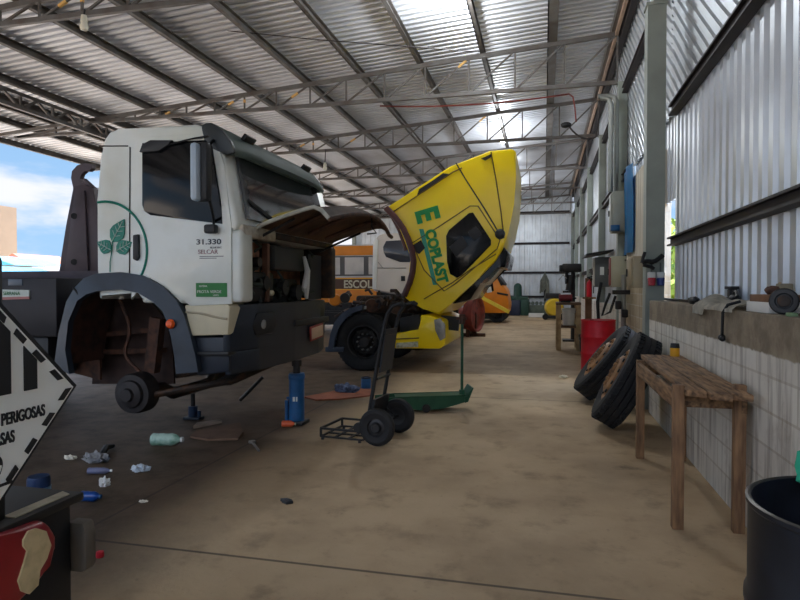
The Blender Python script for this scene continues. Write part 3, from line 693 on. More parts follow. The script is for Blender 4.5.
hk = [(58, 275), (61, 258), (66, 226), (73, 187), (71, 178), (72, 171), (77, 165.5), (84, 163), (91.5, 164), (92, 168), (89, 171), (85, 171), (81.5, 174), (80, 178.5), (81, 182), (83.5, 183), (83, 178), (85, 175), (89, 176.2), (94.5, 184), (92, 183.5), (89.5, 183.5), (94, 188), (97, 212), (101, 240), (104, 275)]
tw_ = [(58, 275), (61, 258), (66, 226), (73, 187), (82, 184), (93, 187), (97, 212), (101, 240), (104, 275)]
arm = MB().prism(side(tw_, hy), (0, .18, 0), .012).build('lifting_arm', mat('lifting_arm_paint', (76, 64, 70), .5, .2, .3, 3), wt, 25)
MB().prism(side([(74, 195), (84, 190), (88, 275), (64, 275)], hy-.03), (0, .04, 0), .01).build('arm_plate', MATS['lifting_arm_paint'], arm)
hk2 = [(73, 190)]+hk[3:17]+[(94, 188), (88, 192)]
MB().prism(side(hk2, hy+.05), (0, .06, 0)).build('hook', MATS['lifting_arm_paint'], arm, 25)
for q in ((74, 216), (74, 262)): MB().cyl(yp(*q, hy-.05), yp(*q, hy), .035, n=12).build('arm_pin', M_black, arm)
MB().bb(-8.2, -4.9, hy-.1, hy+.4, 1.12, 1.7).build('arm_frame', MATS['lifting_arm_paint'], wt)
for x in (-7.2, -8.5):
    MB().cyl((x, Y0+.4, .52), (x, Y1-.4, .52), .08).build('rear_axle', M_grimy, wt)
    for ya, sg in ((Y0+.2, -1), (Y1-.2, 1)):
        wheel(wt, (x, ya, .52), (0, sg, 0), .52, .3, M_rimdark)
MB().bb(-8.7, -7.0, Y0+.75, Y1-.75, .5, .9).build('rear_bogie', M_grimy, wt)

# ================================================================= YELLOW LORRY, cab tipped forward
YY = 10.4
yt = thing('lorry', 'yellow lorry with its cab tipped forward and green lettering on the side', 'truck', (-3.2, YY+1.2, 0))
yo = [(386, 207.5), (450, 166), (490, 150.5), (513, 148.5), (516.5, 152), (516, 178), (514, 205), (509, 230), (503, 248), (496, 260), (476, 281), (452, 303), (439, 315), (423, 309), (411, 303), (404, 297), (411, 276), (413, 257), (404, 233), (394, 217)]
ycab = MB().prism(side(yo, YY), (0, 2.35, 0), .05, 3).build('cab', M_yellow, yt, 25)
M_seam = mat('seam_dark', (110, 84, 10), .6, 0, .1, 5)
MB().tube(side([(390, 214), (453, 172), (462, 168)], YY-.004), .012, 5).build('roof_seam', M_seam, ycab)
MB().tube(side([(456, 163), (466, 180), (484, 208), (499, 233)], YY-.004), .012, 5).build('fairing_seam', M_black, ycab)
MB().tube(side([(491, 152), (496, 180), (501, 212), (504, 238)], YY-.004), .011, 5).build('fairing_seam', M_seam, ycab)
MB().prism(side([(417, 195), (419, 189), (432, 181), (443, 173), (449, 174), (447, 176.5), (430, 187)], YY-.012), (0, .02, 0), .004).build('side_vent', M_black, ycab)
MB().prism(side([(481, 158.5), (491, 154), (491, 157), (485, 160.5)], YY-.02), (0, .03, 0), .004).build('grab_handle', M_black, ycab)
yd = MB().tube(side([(412, 243), (440, 226), (470, 206), (478, 206), (500, 240), (497, 249), (455, 284), (444, 291), (424, 270)], YY-.004), .01, 5, True).build('door', M_seam, ycab)
yw = MB().prism(side([(446, 236), (449, 230), (469, 213), (473, 212.5), (491, 240), (491, 245), (462, 275), (457, 278), (450, 274), (447, 262)], YY-.015), (0, .02, 0), .006).build('window', M_glass, yd)
MB().prism(side([(449, 247), (462, 236), (468, 245), (456, 257)], YY-.022), (0, .01, 0), .003).prism(side([(468, 232), (476, 226), (482, 234), (474, 241)], YY-.022), (0, .01, 0), .003).build('seat_headrest', mat('seat_grey', (30, 31, 35), .5, 0, .2, 5), yw)
MB().prism(side([(413, 245), (421, 240), (425, 248), (419, 254), (414, 251)], YY-.012), (0, .02, 0), .005).build('door_handle', M_black, yd)
MB().tube(side([(424, 299), (436, 292), (452, 283), (470, 270), (496, 254)], YY-.004), .01, 5).build('sill_seam', M_seam, ycab)
MB().ball(yp(500, 234, YY-.02), .09, (1, .5, 1)).build('hinge_cover', M_black, ycab)
# arch rim (maroon) along the cut-out
rimp = smooth([(386, 208), (396, 218), (406, 233), (414, 257), (412, 277), (404, 296)], 1)
MB().tube(side(rimp, YY-.03), .055, 8).tube(side([(390, 211), (400, 230), (407, 250)], YY+.25), .05, 8).build('arch_rim', mat('maroon_rim', (84, 42, 40), .55, 0, .35, 7), ycab)
# dark windscreen side under the tipped nose
MB().prism(side([(503, 246), (508, 252), (505, 268), (496, 266), (480, 284), (470, 300), (452, 304), (476, 281), (497, 260)], YY+.1), (0, 2.2, 0), .03).build('windscreen', M_glass, ycab)
# lettering
M_lg = mat('letter_green', (10, 150, 70), .45, 0, .08, 4); M_teal = mat('stripe_teal', (64, 168, 140), .45, 0, .1, 6)
p0, p1 = yp(424, 212, YY), yp(443, 285, YY); tx = (p1-p0).normalized(); ty = V((-tx.z, 0, tx.x))
if ty.x < 0: ty = -ty
text('lettering', 'E', M_lg, ycab, yp(415.5, 211, YY-.016), .56, tx, ty, .008, .022, sx=.84)
text('lettering', 'COPLAST', M_lg, ycab, yp(425, 231, YY-.016), .25, tx, ty, .008, .013, sx=.90)
MB().prism([yp(419, 229, YY-.006), yp(423.5, 229, YY-.006), yp(437, 285, YY-.006), yp(433, 285, YY-.006)], (0, .01, 0)).build('lettering_stripe', M_teal, ycab)
# chassis
wz = .52; wx = gp(364, 370.5); WYc = YY+.12
ych = MB()
for yy in (YY+.75, YY+1.65): ych.bb(-9.5, -2.0, yy-.05, yy+.05, .78, 1.02)
for x in (-9, -7, -4.6, -2.2): ych.bb(x-.06, x+.06, YY+.7, YY+1.7, .82, 1.0)
ych.build('chassis', M_steel, yt)
wX = yp(364, 341, YY).x
for ya, sg in ((YY+.1, -1), (YY+2.2, 1)): wheel(yt, (wX, ya+.05*sg*0, wz), (0, sg, 0), .53, .3, M_rimdark)
MB().cyl((wX, YY+.2, wz), (wX, YY+2.1, wz), .07).build('front_axle', M_grimy, yt)
for x in (-7.6, -8.9):
    MB().cyl((x, YY+.2, wz), (x, YY+2.1, wz), .07).build('rear_axle', M_grimy, yt)
    for ya, sg in ((YY+.1, -1), (YY+2.2, 1)): wheel(yt, (x, ya, wz), (0, sg, 0), .52, .3, M_rimdark)
fo2 = [(328, 348), (330, 335), (334, 323), (341, 314), (350, 308), (362, 305)]; fi2 = [(333, 349), (335, 338), (339, 327), (345, 319), (353, 312.5), (362, 310)]
MB().strip(side(fo2, YY-.08), side(fi2, YY-.08), (0, .5, 0)).build('mudguard', mat('guard_blue', (62, 74, 92), .45, 0, .2, 5), yt, 50)
MB().prism(side([(325, 347), (344, 347), (343, 352), (325, 352)], YY-.06), (0, .4, 0), .01).build('guard_step', MATS['guard_blue'], yt)
e1 = MB().bb(-3.6, -2.2, YY+.85, YY+1.55, .6, 1.35, .05).build('engine_block', M_grimy, yt)
mb = MB(); rnd = random.Random(9)
for k in range(34):
    q = yp(rnd.uniform(334, 425), rnd.uniform(292, 318), YY+rnd.uniform(.1, .9))
    e = V((rnd.uniform(-.25, .25), rnd.uniform(-.1, .3), rnd.uniform(-.15, .12)))
    MB().tube([q, q+e*.5+V((0, 0, .05)), q+e], rnd.uniform(.02, .05), 6).build('hose', mat('hose_dark', (44, 40, 40), .6, .1, .3, 8, col2=(78, 52, 40)), e1)
for (px, py, r, m_) in ((335, 300, .12, M_orange), (372, 306, .14, M_rust), (345, 298, .1, M_steel), (396, 308, .12, M_grimy)): MB().cyl(yp(px, py, YY+.35), yp(px, py, YY+.15), r, r*.9, 14).build('reservoir', m_, e1)
MB().prism(side([(358, 306), (366, 306), (366, 309), (358, 309)], YY+.05), (0, .02, 0)).build('white_label', M_whitep, e1)
# bumper
yb = MB().prism(side([(394, 333), (420, 331), (420.5, 315), (430, 315), (444, 321), (445, 345), (440, 349), (394, 348.5)], YY-.02), (0, 2.35, 0), .03).build('bumper', M_yellow, yt)
MB().prism(side([(396, 343), (418, 341.5), (418, 347), (396, 348)], YY-.035), (0, .02, 0), .004).build('bumper_label', mat('worn_white', (200, 196, 170), .6, 0, .3, 20, col2=(150, 140, 90)), yb)
MB().tube(side([(396, 339), (419, 338)], YY-.03), .012, 5).build('bumper_crease', M_seam, yb)
hl = yp(438, 330, YY)
MB().prism(side([(434, 320), (440, 318), (445, 325), (445, 338), (440, 341), (435, 330)], YY-.04), (0, .06, 0), .01).build('headlamp', mat('lamp_lens', (160, 158, 150), .2, .1, .3, 9), yb)
MB().prism(side([(400, 318), (420, 314), (420, 331), (400, 333)], YY+.05), (0, .3, 0), .02).build('step_recess', M_black, yt)
MB().bar(yp(441, 322, YY+.5), yp(459, 324, YY+.5), .1, .25).build('tow_bracket', M_black, yt)

# ================================================================= WHITE CAB BEHIND, BUS, ORANGE LORRY
YW = 14.1
wl = thing('lorry', 'pale white lorry cab standing between the yellow lorry and the bus', 'truck', (-3.2, YW+1.2, 0))
wc = [(372.5, 291), (373, 260), (375, 240), (378, 235), (385, 233.5), (440, 231), (452, 245), (460, 262), (462, 300), (430, 300)]
wcab = MB().prism(side(wc, YW), (0, 2.4, 0), .06, 3).build('cab', mat('dusty_white_paint', (214, 204, 196), .4, 0, .08, 2), wl)
MB().prism(side([(383, 247), (386, 241), (420, 239), (424, 262), (400, 262), (386, 257), (383.5, 252)], YW-.015), (0, .02, 0), .006).build('window', mat('slate_glass', (64, 66, 74), .15, 0, .1, 3), wcab)
MB().tube(side([(375, 268), (406, 268)], YW-.004), .014, 5).tube(side([(378, 262), (383, 268)], YW-.004), .01, 5).build('body_seam', mat('grey_seam', (150, 146, 140), .6, 0, .1, 4), wcab)
MB().prism(side([(401, 276), (405, 276), (405, 281), (401, 281)], YW-.02), (0, .03, 0), .004).build('door_handle', M_black, wcab)
MB().prism(side([(372.3, 289), (373, 244), (376, 238), (378, 240), (376.2, 289)], YW-.03), (0, .03, 0), .004).build('corner_reflection', M_whitep, wcab)  # bright reflection on the rear corner, modelled as a white strip
m_ = MB()
for yy in (YW+.7, YW+1.7): m_.bb(-9, -2.2, yy-.05, yy+.05, .8, 1.1)
m_.bb(-4.0, -2.3, YW+.1, YW+2.3, 1.0, 1.4).build('chassis', M_steel, wl)
for x in (-3.0, -7.8):
    MB().cyl((x, YW+.2, .52), (x, YW+2.2, .52), .07).build('axle', M_grimy, wl)
    for ya, sg in ((YW+.15, -1), (YW+2.25, 1)): wheel(wl, (x, ya, .52), (0, sg, 0), .52, .3, M_rimdark)
    MB().bb(x-.2, x+.2, YW+.6, YW+1.8, .5, .9).build('spring_pack', M_grimy, wl)
YB = 18.0
bs = thing('bus', 'orange-yellow and white school bus standing behind the pale white cab', 'bus', (-5.5, YB+1.2, 0))
xa, xb = -10.2, -3.3
z_ = lambda py: yp(346, py, YB).z
M_busw = mat('bus_white', (206, 202, 198), .4, 0, .08, 2)
body = MB().bb(xa, xb, YB, YB+2.4, .55, z_(244.5), .08).build('body', M_busw, bs)
MB().bb(xa-.01, xb+.01, YB-.015, YB+2.41, z_(255.5), z_(246), .02).build('roof_band', M_orange, body)
MB().bb(xa-.01, xb+.01, YB-.015, YB+2.41, .6, z_(277.5), .02).build('side_band', M_orange, body)
M_bwin = mat('bus_window', (206, 196, 184), .2, 0, .2, 1.2, col2=(150, 142, 134))
x = xa+.2; i = 0
fr = MB().bb(xa+.02, xb-.02, YB-.012, YB, z_(276), z_(256)).build('window_band', mat('band_dark', (84, 78, 74), .4, 0, .1, 2), body)
while x < xb-.7:
    MB().bb(x, x+.62, YB-.03, YB-.01, z_(274.5), z_(257.5)).build('window', M_bwin, fr); x += .78
MB().bb(xa+.02, xb-.02, YB-.03, YB, z_(289.5), z_(277.8)).build('name_band', mat('band_brown', (84, 50, 26), .5, 0, .15, 3), body)
text('lettering', 'ESCOLAR', M_cream, body, yp(343.5, 287.8, YB-.034), .335, tX, tZ, .006, .008, sx=.94)
MB().bb(xa+.02, xb-.02, YB-.034, YB, z_(279), z_(277.9)).bb(xa+.02, xb-.02, YB-.034, YB, z_(290), z_(289)).build('trim_line', mat('trim_amber', (250, 178, 40), .4, 0, .05, 3), body)
for x in (-4.0, -8.2):
    MB().cyl((x, YB+.2, .48), (x, YB+2.2, .48), .06).build('axle', M_grimy, bs)
    for ya, sg in ((YB+.1, -1), (YB+2.3, 1)): wheel(bs, (x, ya, .48), (0, sg, 0), .48, .28, M_rimdark)
YO = 26.0
ol = thing('loader', 'orange cab machine far down the hall beyond the tipped yellow cab', 'loader', (-2.3, YO+1, 0))
oc = [(470, 318), (470, 285), (474, 270), (489, 266), (493, 271), (500, 281), (507, 291), (509, 305), (508, 313), (500, 317)]
oc = [(x, min(y, 313)) for x, y in oc]
ob = MB().prism(side(oc, YO), (0, 2.2, 0), .06).build('body', M_orange, ol)
MB().prism(side([(482, 281), (492, 278), (494, 291), (484, 293)], YO-.02), (0, .03, 0), .01).build('window', M_glass, ob)
MB().prism(side([(486, 288), (491, 286.5), (492, 292), (487, 293)], YO-.04), (0, .02, 0), .004).build('window_reflection_panel', M_whitep, ob)
MB().prism(side([(494, 272), (497, 274), (504, 284), (501, 286)], YO-.03), (0, 2.2, 0), .02).build('windscreen', M_black, ob)
MB().prism(side([(497, 292), (508, 294), (508, 296), (497, 294)], YO-.03), (0, .04, 0), .005).build('grille', M_black, ob)
MB().prism(side([(470, 311), (496, 311), (494, 319), (472, 319)], YO+.1), (0, 2, 0), .02).build('undertray', M_black, ol)
for x in (-2.9, -1.95):
    for ya, sg in ((YO+.2, -1), (YO+2.0, 1)): wheel(ol, (x, ya, .42), (0, sg, 0), .42, .26, M_rimdark, nuts=0)
MB().bar(yp(483, 298, YO-.4), yp(509, 312, YO-.8), .09, .14).bar(yp(483, 298, YO-.4), yp(483, 297, YO+.2), .1).build('drawbar', mat('bar_yellow', (240, 210, 60), .5, 0, .1, 4), ol)
# ================================================================= FOREGROUND LORRY TAIL (left), rear face on x = -0.95 looking along +X
XT = -.95
tt = thing('lorry', 'rear end of a lorry at bottom left with diamond warning plate and red tail lamp', 'truck', (-1.6, -.2, 0))
TYv, TZv = (0, 1, 0), (0, 0, 1)
pc = V((XT+.012, .815, 1.297)); hd = .222
M_pl = mat('warning_plate_white', (246, 247, 240), .4, 0, .06, 5); M_plk = mat('warning_plate_black', (30, 30, 32), .45, 0, .1, 5)
def dm(h, x): return [V((x, pc.y+h, pc.z)), V((x, pc.y, pc.z+h)), V((x, pc.y-h, pc.z)), V((x, pc.y, pc.z-h))]
wp = MB().prism(dm(hd+.02, XT-.004), (.006, 0, 0)).build('plate_holder', M_plk, tt)
dp = MB().prism(dm(hd, XT+.004), (.008, 0, 0)).build('warning_plate', M_pl, wp)
def onp(y, z): return V((XT+.013, pc.y+y, pc.z+z))
mb = MB(); h_ = hd*.93
for k in range(-3, 4):       # upright black bars in the upper half, cut to the diamond
    c = k*.0575; w_ = .0145; lo = .012; t0 = h_-abs(c-w_)-.01; t1 = h_-abs(c+w_)-.01
    if min(t0, t1) > lo: mb.prism([onp(c-w_, lo), onp(c+w_, lo), onp(c+w_, t1), onp(c-w_, t0)], (.002, 0, 0))
mb.build('warning_bars', M_plk, wp)
mb = MB()
for q in range(4):           # chequered edge
    A, Bq = dm(hd*.97, XT+.0125)[q], dm(hd*.97, XT+.0125)[(q+1) % 4]
    A2, B2 = dm(hd*.90, XT+.0125)[q], dm(hd*.90, XT+.0125)[(q+1) % 4]
    for k in range(1, 10, 2):
        f0, f1 = k/10, (k+1)/10
        mb.prism([A.lerp(Bq, f0), A.lerp(Bq, f1), A2.lerp(B2, f1), A2.lerp(B2, f0)], (.002, 0, 0))
mb.build('warning_edge', M_plk, wp)
text('warning_lettering', 'SUBSTÂNCIAS', M_plk, wp, onp(-.12, -.012), .02, TYv, TZv, .001, .0003)
text('warning_lettering', 'PERIGOSAS', M_plk, wp, onp(.052, -.042), .030, TYv, TZv, .001, .0007, sx=.64)
text('warning_lettering', 'DIVERSAS', M_plk, wp, onp(.002, -.076), .030, TYv, TZv, .001, .0007, sx=.60)
text('warning_number', '9', M_plk, wp, onp(.022, -.138), .064, TYv, TZv, .001, .002)
MB().prism([onp(.014, -.15), onp(.072, -.15), onp(.072, -.145), onp(.014, -.145)], (.002, 0, 0)).build('number_rule', M_plk, wp)
M_tk = mat('tail_black', (26, 26, 28), .5, .2, .25, 6)
MB().bb(XT-.25, XT-.01, -1.4, .90, 1.07, 1.56, .01).build('tailboard', M_tk, tt)
tb = MB().bb(XT-.45, XT+.02, -1.4, 1.055, 1.058, 1.076, .004).build('tail_shelf', M_tk, tt)
a = yp(28, 510, .93)
MB().prism([(XT-.02, .90, 1.0765), (XT+.006, .90, 1.0765), (XT+.006, 1.03, 1.0765), (XT-.02, 1.04, 1.0765)], (0, 0, .002)).build('shelf_tape', mat('cream_tape', (190, 178, 150), .6, 0, .3, 30), tb)
MB().bb(XT-.14, XT-.005, .70, 1.05, .30, 1.06, .012).build('tail_post', M_tk, tt)
# lamp
lz = lambda py, y: yp(0, py, y).z
lp = [(.60, .885), (.93, .84), (.985, .90), (1.012, .965), (.995, 1.005), (.96, 1.026), (.60, 1.01)]
LX = XT+.035
def lpt(c, x): q = xp(c[0], c[1], LX); return V((x, q.y, q.z))
lamp = MB().prism([lpt(c, XT) for c in ((-110, 575), (0, 536), (45, 520), (52, 526), (58, 536), (58, 548), (50, 566), (40, 584), (18, 606), (-110, 690))], (.035, 0, 0), .012, 3).build('tail_lamp', mat('lamp_red', (150, 18, 30), .35, 0, .2, 8, col2=(110, 14, 24)), tt)
lc = [(.925, .862), (.955, .885), (.968, .93), (.986, .975), (.982, 1.0), (.958, 1.005), (.935, .985), (.948, .96), (.938, .915), (.918, .885)]
MB().prism([lpt(c, XT+.0345) for c in ((22, 540), (27, 531), (35, 528), (45, 531), (50, 545), (46, 558), (39, 570), (37, 585), (28, 594), (20, 591), (17, 581), (23, 562), (26, 551), (22, 546))], (.004, 0, 0)).build('lamp_reflector', mat('lamp_cream', (206, 184, 140), .5, 0, .25, 40), lamp)
rb = MB().prism([(XT-.02, 1.05, .905), (XT+.015, 1.05, .905), (XT+.026, 1.05, .915), (XT+.026, 1.05, .985), (XT+.02, 1.05, 1.01), (XT-.02, 1.05, 1.01)], (0, .032, 0), .006).build('rubber_buffer', mat('grey_buffer', (92, 84, 74), .7, 0, .25, 20), tt)
MB().bb(-4.2, XT-.12, -.95, -.83, .78, 1.0).bb(-4.2, XT-.12, .25, .37, .78, 1.0).bb(-2.4, -2.2, -.95, .37, .8, .98).build('chassis', M_tk, tt)
MB().bb(-4.2, XT-.25, -1.4, .85, 1.02, 1.10).build('load_deck', M_tk, tt)
for x in (-2.4, -3.55):
    MB().cyl((x, -1.1, .5), (x, .5, .5), .07).bb(x-.12, x+.12, -.9, .3, .5, .85).build('rear_axle', M_grimy, tt)
    for ya, sg in ((-1.2, -1), (.62, 1)): wheel(tt, (x, ya, .5), (0, sg, 0), .5, .28, M_rimdark, nuts=0)

# ================================================================= JACKS, HAND TRUCK, TROLLEY JACK
q = gp(296, 423.5)
jk = thing('bottle_jack', 'tall blue jack holding up the front bumper of the white lorry', 'jack', q)
MB().box(q+V((0, 0, .02)), (.24, .22, .04), None, .008).build('base', M_black, jk)
zt = yp(297, 373, q.y).z
MB().cyl(q+V((.01, 0, .04)), q+V((.01, 0, zt)), .085, n=24).lathe([(.085, 0), (.092, .01), (.092, .05), (.085, .06)], q+V((.01, 0, zt-.07)), (0, 0, 1), 24).build('body', M_blue, jk)
MB().cyl(q+V((-.10, -.02, .04)), q+V((-.10, -.02, .26)), .022, n=12).bar(q+V((-.10, -.02, .28)), q+V((.0, 0, .3)), .02, .03).build('pump', M_blue, jk)
MB().cyl(q+V((.01, 0, zt)), q+V((.01, 0, zt+.08)), .04).cyl(q+V((.01, 0, zt+.08)), q+V((.01, 0, .705)), .055, n=16).build('ram', M_steel, jk)
MB().prism([q+V((.0, -.088, .26)), q+V((.05, -.078, .26)), q+V((.05, -.078, .31)), q+V((.0, -.088, .31))], (0, .01, 0)).build('jack_label', M_whitep, jk)
def bottle(q, ang, L, r, m, capm, name, lab, cat='bottle', squash=1., up=False):
    d = V((math.cos(ang), math.sin(ang), 0)) if not up else V((0, 0, 1)); t = thing(name, lab, cat, q)
    o = q+V((0, 0, r*squash)) if not up else q
    b = MB().lathe([(0, 0), (r*.85, 0), (r, .04*L), (r*.94, .2*L), (r, .35*L), (r*.94, .5*L), (r, .65*L), (r*.8, .78*L), (r*.35, .9*L), (r*.33, .97*L), (0, .97*L)], o, d, 18)
    b.build('body', m, t); MB().cyl(o+d*.93*L, o+d*L, r*.42, n=14).build('cap', capm, t); return t
bottle(gp(282, 427), R_(10), .15, .035, mat('oil_bottle_orange', (214, 92, 50), .4, 0, .1, 6), M_cream, 'oil_bottle', 'small orange bottle lying at the foot of the blue jack')
q = gp(193, 419)
jk2 = thing('bottle_jack', 'small dark bottle jack standing under the front axle of the white lorry', 'jack', q)
MB().box(q+V((.01, 0, .015)), (.20, .13, .03), None, .006).build('base', M_darkblue, jk2)
MB().cyl(q+V((0, 0, .03)), q+V((0, 0, .15)), .05, n=18).cyl(q+V((.08, 0, .03)), q+V((.08, 0, .1)), .02).build('body', mat('jack_blue', (36, 58, 86), .45, .1, .3, 8), jk2)
MB().cyl(q+V((0, 0, .15)), q+V((0, 0, .29)), .025, n=12).build('ram', M_steel, jk2)
a, b = gp(240, 402), None
bq = V((-2.72, a.y+.15, .72)); 
tag(MB().cyl(a+V((0, 0, .02)), yp(263, 377, a.y+.1), .022, n=10).build('pry_bar', M_black), 'black bar leaning from the floor up to the lorry bumper', 'bar')

# hand truck
w1, w2 = gp(377, 446), gp(398, 432.5); Rw = .178
ht = thing('hand_truck', 'black two-wheeled hand truck with mesh toe in the middle of the floor', 'hand truck', (w1+w2)/2)
axd = (w2-w1).normalized(); lat = V((axd.y, -axd.x, 0))     # lat ~ +X
if lat.x < 0: lat = -lat
M_hw = mat('hand_wheel_rubber', (26, 26, 28), .7, 0, .25, 10)
for p, sg in ((w1, -1), (w2, 1)):
    c = p+V((0, 0, Rw))
    wq = MB().lathe([(Rw*.5, -.035), (Rw*.8, -.045), (Rw*.96, -.03), (Rw, -.012), (Rw, .012), (Rw*.96, .03), (Rw*.8, .045), (Rw*.5, .035)], c, axd*sg, 32, True).build('wheel', M_hw, ht)
    MB().lathe([(Rw*.52, .03), (Rw*.46, .015), (Rw*.3, .02), (Rw*.22, .045), (0, .045)], c, axd*sg, 24).lathe([(Rw*.52, -.03), (Rw*.3, -.02), (0, -.03)], c, axd*sg, 24).build('hub', mat('dark_hub', (60, 60, 62), .4, .5, .3, 8), wq)
MB().cyl(w1+V((0, 0, Rw)), w2+V((0, 0, Rw)), .016, n=10).build('axle', M_steel, ht)
mid = (w1+w2)/2
def hp(x, s_, z): return mid+lat*x+axd*s_+V((0, 0, z))
up = lambda s_: [hp(-.17, s_, .05), hp(-.16, s_, .12), hp(-.09, s_, .5), hp(-.02, s_, .9), hp(.03, s_, 1.15), hp(.06, s_, 1.25), hp(.12, s_, 1.33), hp(.2, s_, 1.355)]
for s_ in (-.17, .17): MB().tube(up(s_), .019, 10).build('upright', M_black, ht)
MB().tube([hp(.2, -.17, 1.355), hp(.24, -.17, 1.33)], .024, 10).tube([hp(.2, .17, 1.355), hp(.24, .17, 1.33)], .024, 10).build('handle_grip', M_rubber, ht)
for z in (.3, .62, 1.05): MB().tube([hp(-.155+.17*z, -.17, z), hp(-.155+.17*z, .17, z)], .014, 8).build('cross_bar', M_black, ht)
MB().prism([hp(-.03, -.16, .68), hp(-.03, .16, .68), hp(.03, .16, 1.1), hp(.03, -.16, 1.1)], lat*.012).build('back_plate', M_darkblue, ht)
MB().prism([hp(-.12, -.19, .22), hp(-.12, .19, .22), hp(-.085, .19, .42), hp(-.085, -.19, .42)], lat*.03).bar(hp(-.12, -.17, .3), hp(0, -.17, Rw), .03).bar(hp(-.12, .17, .3), hp(0, .17, Rw), .03).build('axle_bracket', M_black, ht)
tg = MB()
def tp(x, s_, z): return hp(x, s_, z)
for z in (.03,):
    for s_ in (-.24, -.08, .08, .24): tg.bar(tp(-.17, s_, z), tp(-.62, s_, z), .022, .015)
    for x in (-.17, -.32, -.47, -.62): tg.bar(tp(x, -.24, z), tp(x, .24, z), .022, .015)
tg.bar(tp(-.62, -.24, .03), tp(-.62, -.24, .11), .02).bar(tp(-.62, .24, .03), tp(-.62, .24, .11), .02).bar(tp(-.62, -.24, .11), tp(-.62, .24, .11), .02).bar(tp(-.62, .24, .11), tp(-.2, .24, .11), .02).bar(tp(-.62, -.24, .11), tp(-.2, -.24, .11), .02)
for x in (-.6, -.2):
    for s_ in (-.24, .24): tg.bb(tp(x, s_, 0).x-.012, tp(x, s_, 0).x+.012, tp(x, s_, 0).y-.012, tp(x, s_, 0).y+.012, 0, .03)
tg.build('toe_grid', M_steel, ht)
MB().cyl(hp(-.19, -.30, .16), hp(-.19, -.2, .16), .05, n=16).bar(hp(-.19, -.2, .16), hp(-.12, -.17, .25), .03).build('castor', M_black, ht)

# green trolley jack
tj0 = gp(388, 413); tj1 = gp(467, 411.5); zT = yp(400, 397.5, tj0.y).z
tj = thing('trolley_jack', 'long green trolley jack with upright pole behind the hand truck', 'jack', (tj0+tj1)/2)
dx_ = (tj1-tj0); L = dx_.length; dx_.normalize(); nn = V((-dx_.y, dx_.x, 0))
def jp(x, s_, z): return tj0+dx_*x*L+nn*s_+V((0, 0, z))
for s_ in (0, .26): MB().prism([jp(-.15, s_, .17), jp(.1, s_, .19), jp(.99, s_, .20), jp(1.0, s_, .12), jp(.7, s_, .04), jp(.45, s_, .02), jp(.1, s_, .06), jp(-.15, s_, .10)], nn*.02).build('side_plate', M_green, tj)
MB().prism([jp(.1, 0, .17), jp(.97, 0, .185), jp(.97, .28, .185), jp(.1, .28, .17)], V((0, 0, .012))).build('top_plate', M_green, tj)
MB().prism([jp(.97, -.02, .11), jp(1.01, -.02, .12), jp(1.08, -.02, .29), jp(1.065, -.02, .29), jp(1.0, -.02, .19), jp(.97, -.02, .19)], nn*.32).build('end_lip', M_green, tj)
for x, r in ((.48, .05), (-.08, .06)):
    for s_ in (-.03, .28): MB().cyl(jp(x, s_, r), jp(x, s_+.03, r), r, n=18).build('wheel', M_steel, tj)
pb = jp(.955, .1, .19); ptop = yp(464, 316, pb.y)
MB().cyl(pb, V((pb.x, pb.y, ptop.z)), .018, n=10).build('pole', M_green, tj)
MB().cyl(V((pb.x, pb.y, ptop.z-.10)), V((pb.x, pb.y, ptop.z+.02)), .035, n=12).bar(V((pb.x-.07, pb.y, ptop.z-.03)), V((pb.x+.05, pb.y, ptop.z-.03)), .03).build('pole_head', M_rust, tj)
MB().cyl(pb-V((0, 0, .02)), pb+V((0, 0, .06)), .035, n=12).build('pole_socket', M_green, tj)

# ================================================================= FLOOR LITTER
def crumple(q, sx, sy, sz, m, name, lab, cat, seed=1, n=10):
    rr = random.Random(seed)
    mb = MB(); b = bmesh.ops.create_icosphere(mb.bm, subdivisions=3, radius=1)
    for v in b['verts']:
        k = 1+.35*math.sin(v.co.x*7+seed)*math.cos(v.co.y*6-seed)+rr.uniform(-.12, .12)
        v.co = V((v.co.x*sx*k, v.co.y*sy*k, max(0, (v.co.z+.55))*sz*k)) + V(q)
    return tag(mb.build(name, m, None, 20), lab, cat)
M_gb = mat('green_pet', (176, 204, 188), .25, 0, .3, 14, col2=(112, 156, 134))
bottle(gp(152, 445), R_(12), .30, .06, M_gb, M_whitep, 'plastic_bottle', 'crushed pale green plastic bottle on the oily floor below the wheel arch', 'bottle', .9)
bottle(gp(81, 501), R_(8), .15, .036, mat('blue_pet', (22, 74, 150), .3, 0, .3, 12), M_blue, 'plastic_bottle', 'small blue bottle lying nearest the foreground lorry tail', 'bottle')
crumple(gp(95, 462), .11, .06, .05, mat('grey_crumple', (150, 150, 150), .8, 0, .3, 16, col2=(74, 76, 82)), 'crumpled_wrapper', 'grey crumpled wrapper with dark tail, left among the litter', 'litter', 2)
tag(MB().tube([gp(101, 459)+V((0, 0, .03)), gp(106, 453)+V((0, 0, .05)), gp(113, 449)+V((0, 0, .03))], [.03, .03, .02], 8).build('glove', M_black), 'dark glove lying behind the grey crumpled wrapper', 'glove')
crumple(gp(70, 459), .06, .03, .02, M_rag, 'paper_scrap', 'flat pale scrap left of the grey crumpled wrapper', 'litter', 3)
bottle(gp(88, 474), R_(15), .19, .026, mat('violet_grey', (112, 116, 146), .4, 0, .2, 9), M_whitep, 'spray_tube', 'violet-grey tube with a white end on the oily floor', 'tube')
crumple(gp(140, 471), .075, .05, .03, mat('foil_white', (196, 206, 214), .5, 0, .35, 18), 'paper_scrap', 'white and grey crumpled paper below the green bottle', 'litter', 5)
crumple(gp(104, 486), .04, .035, .04, M_whitep, 'paper_ball', 'small white paper ball above the blue bottle', 'litter', 6)
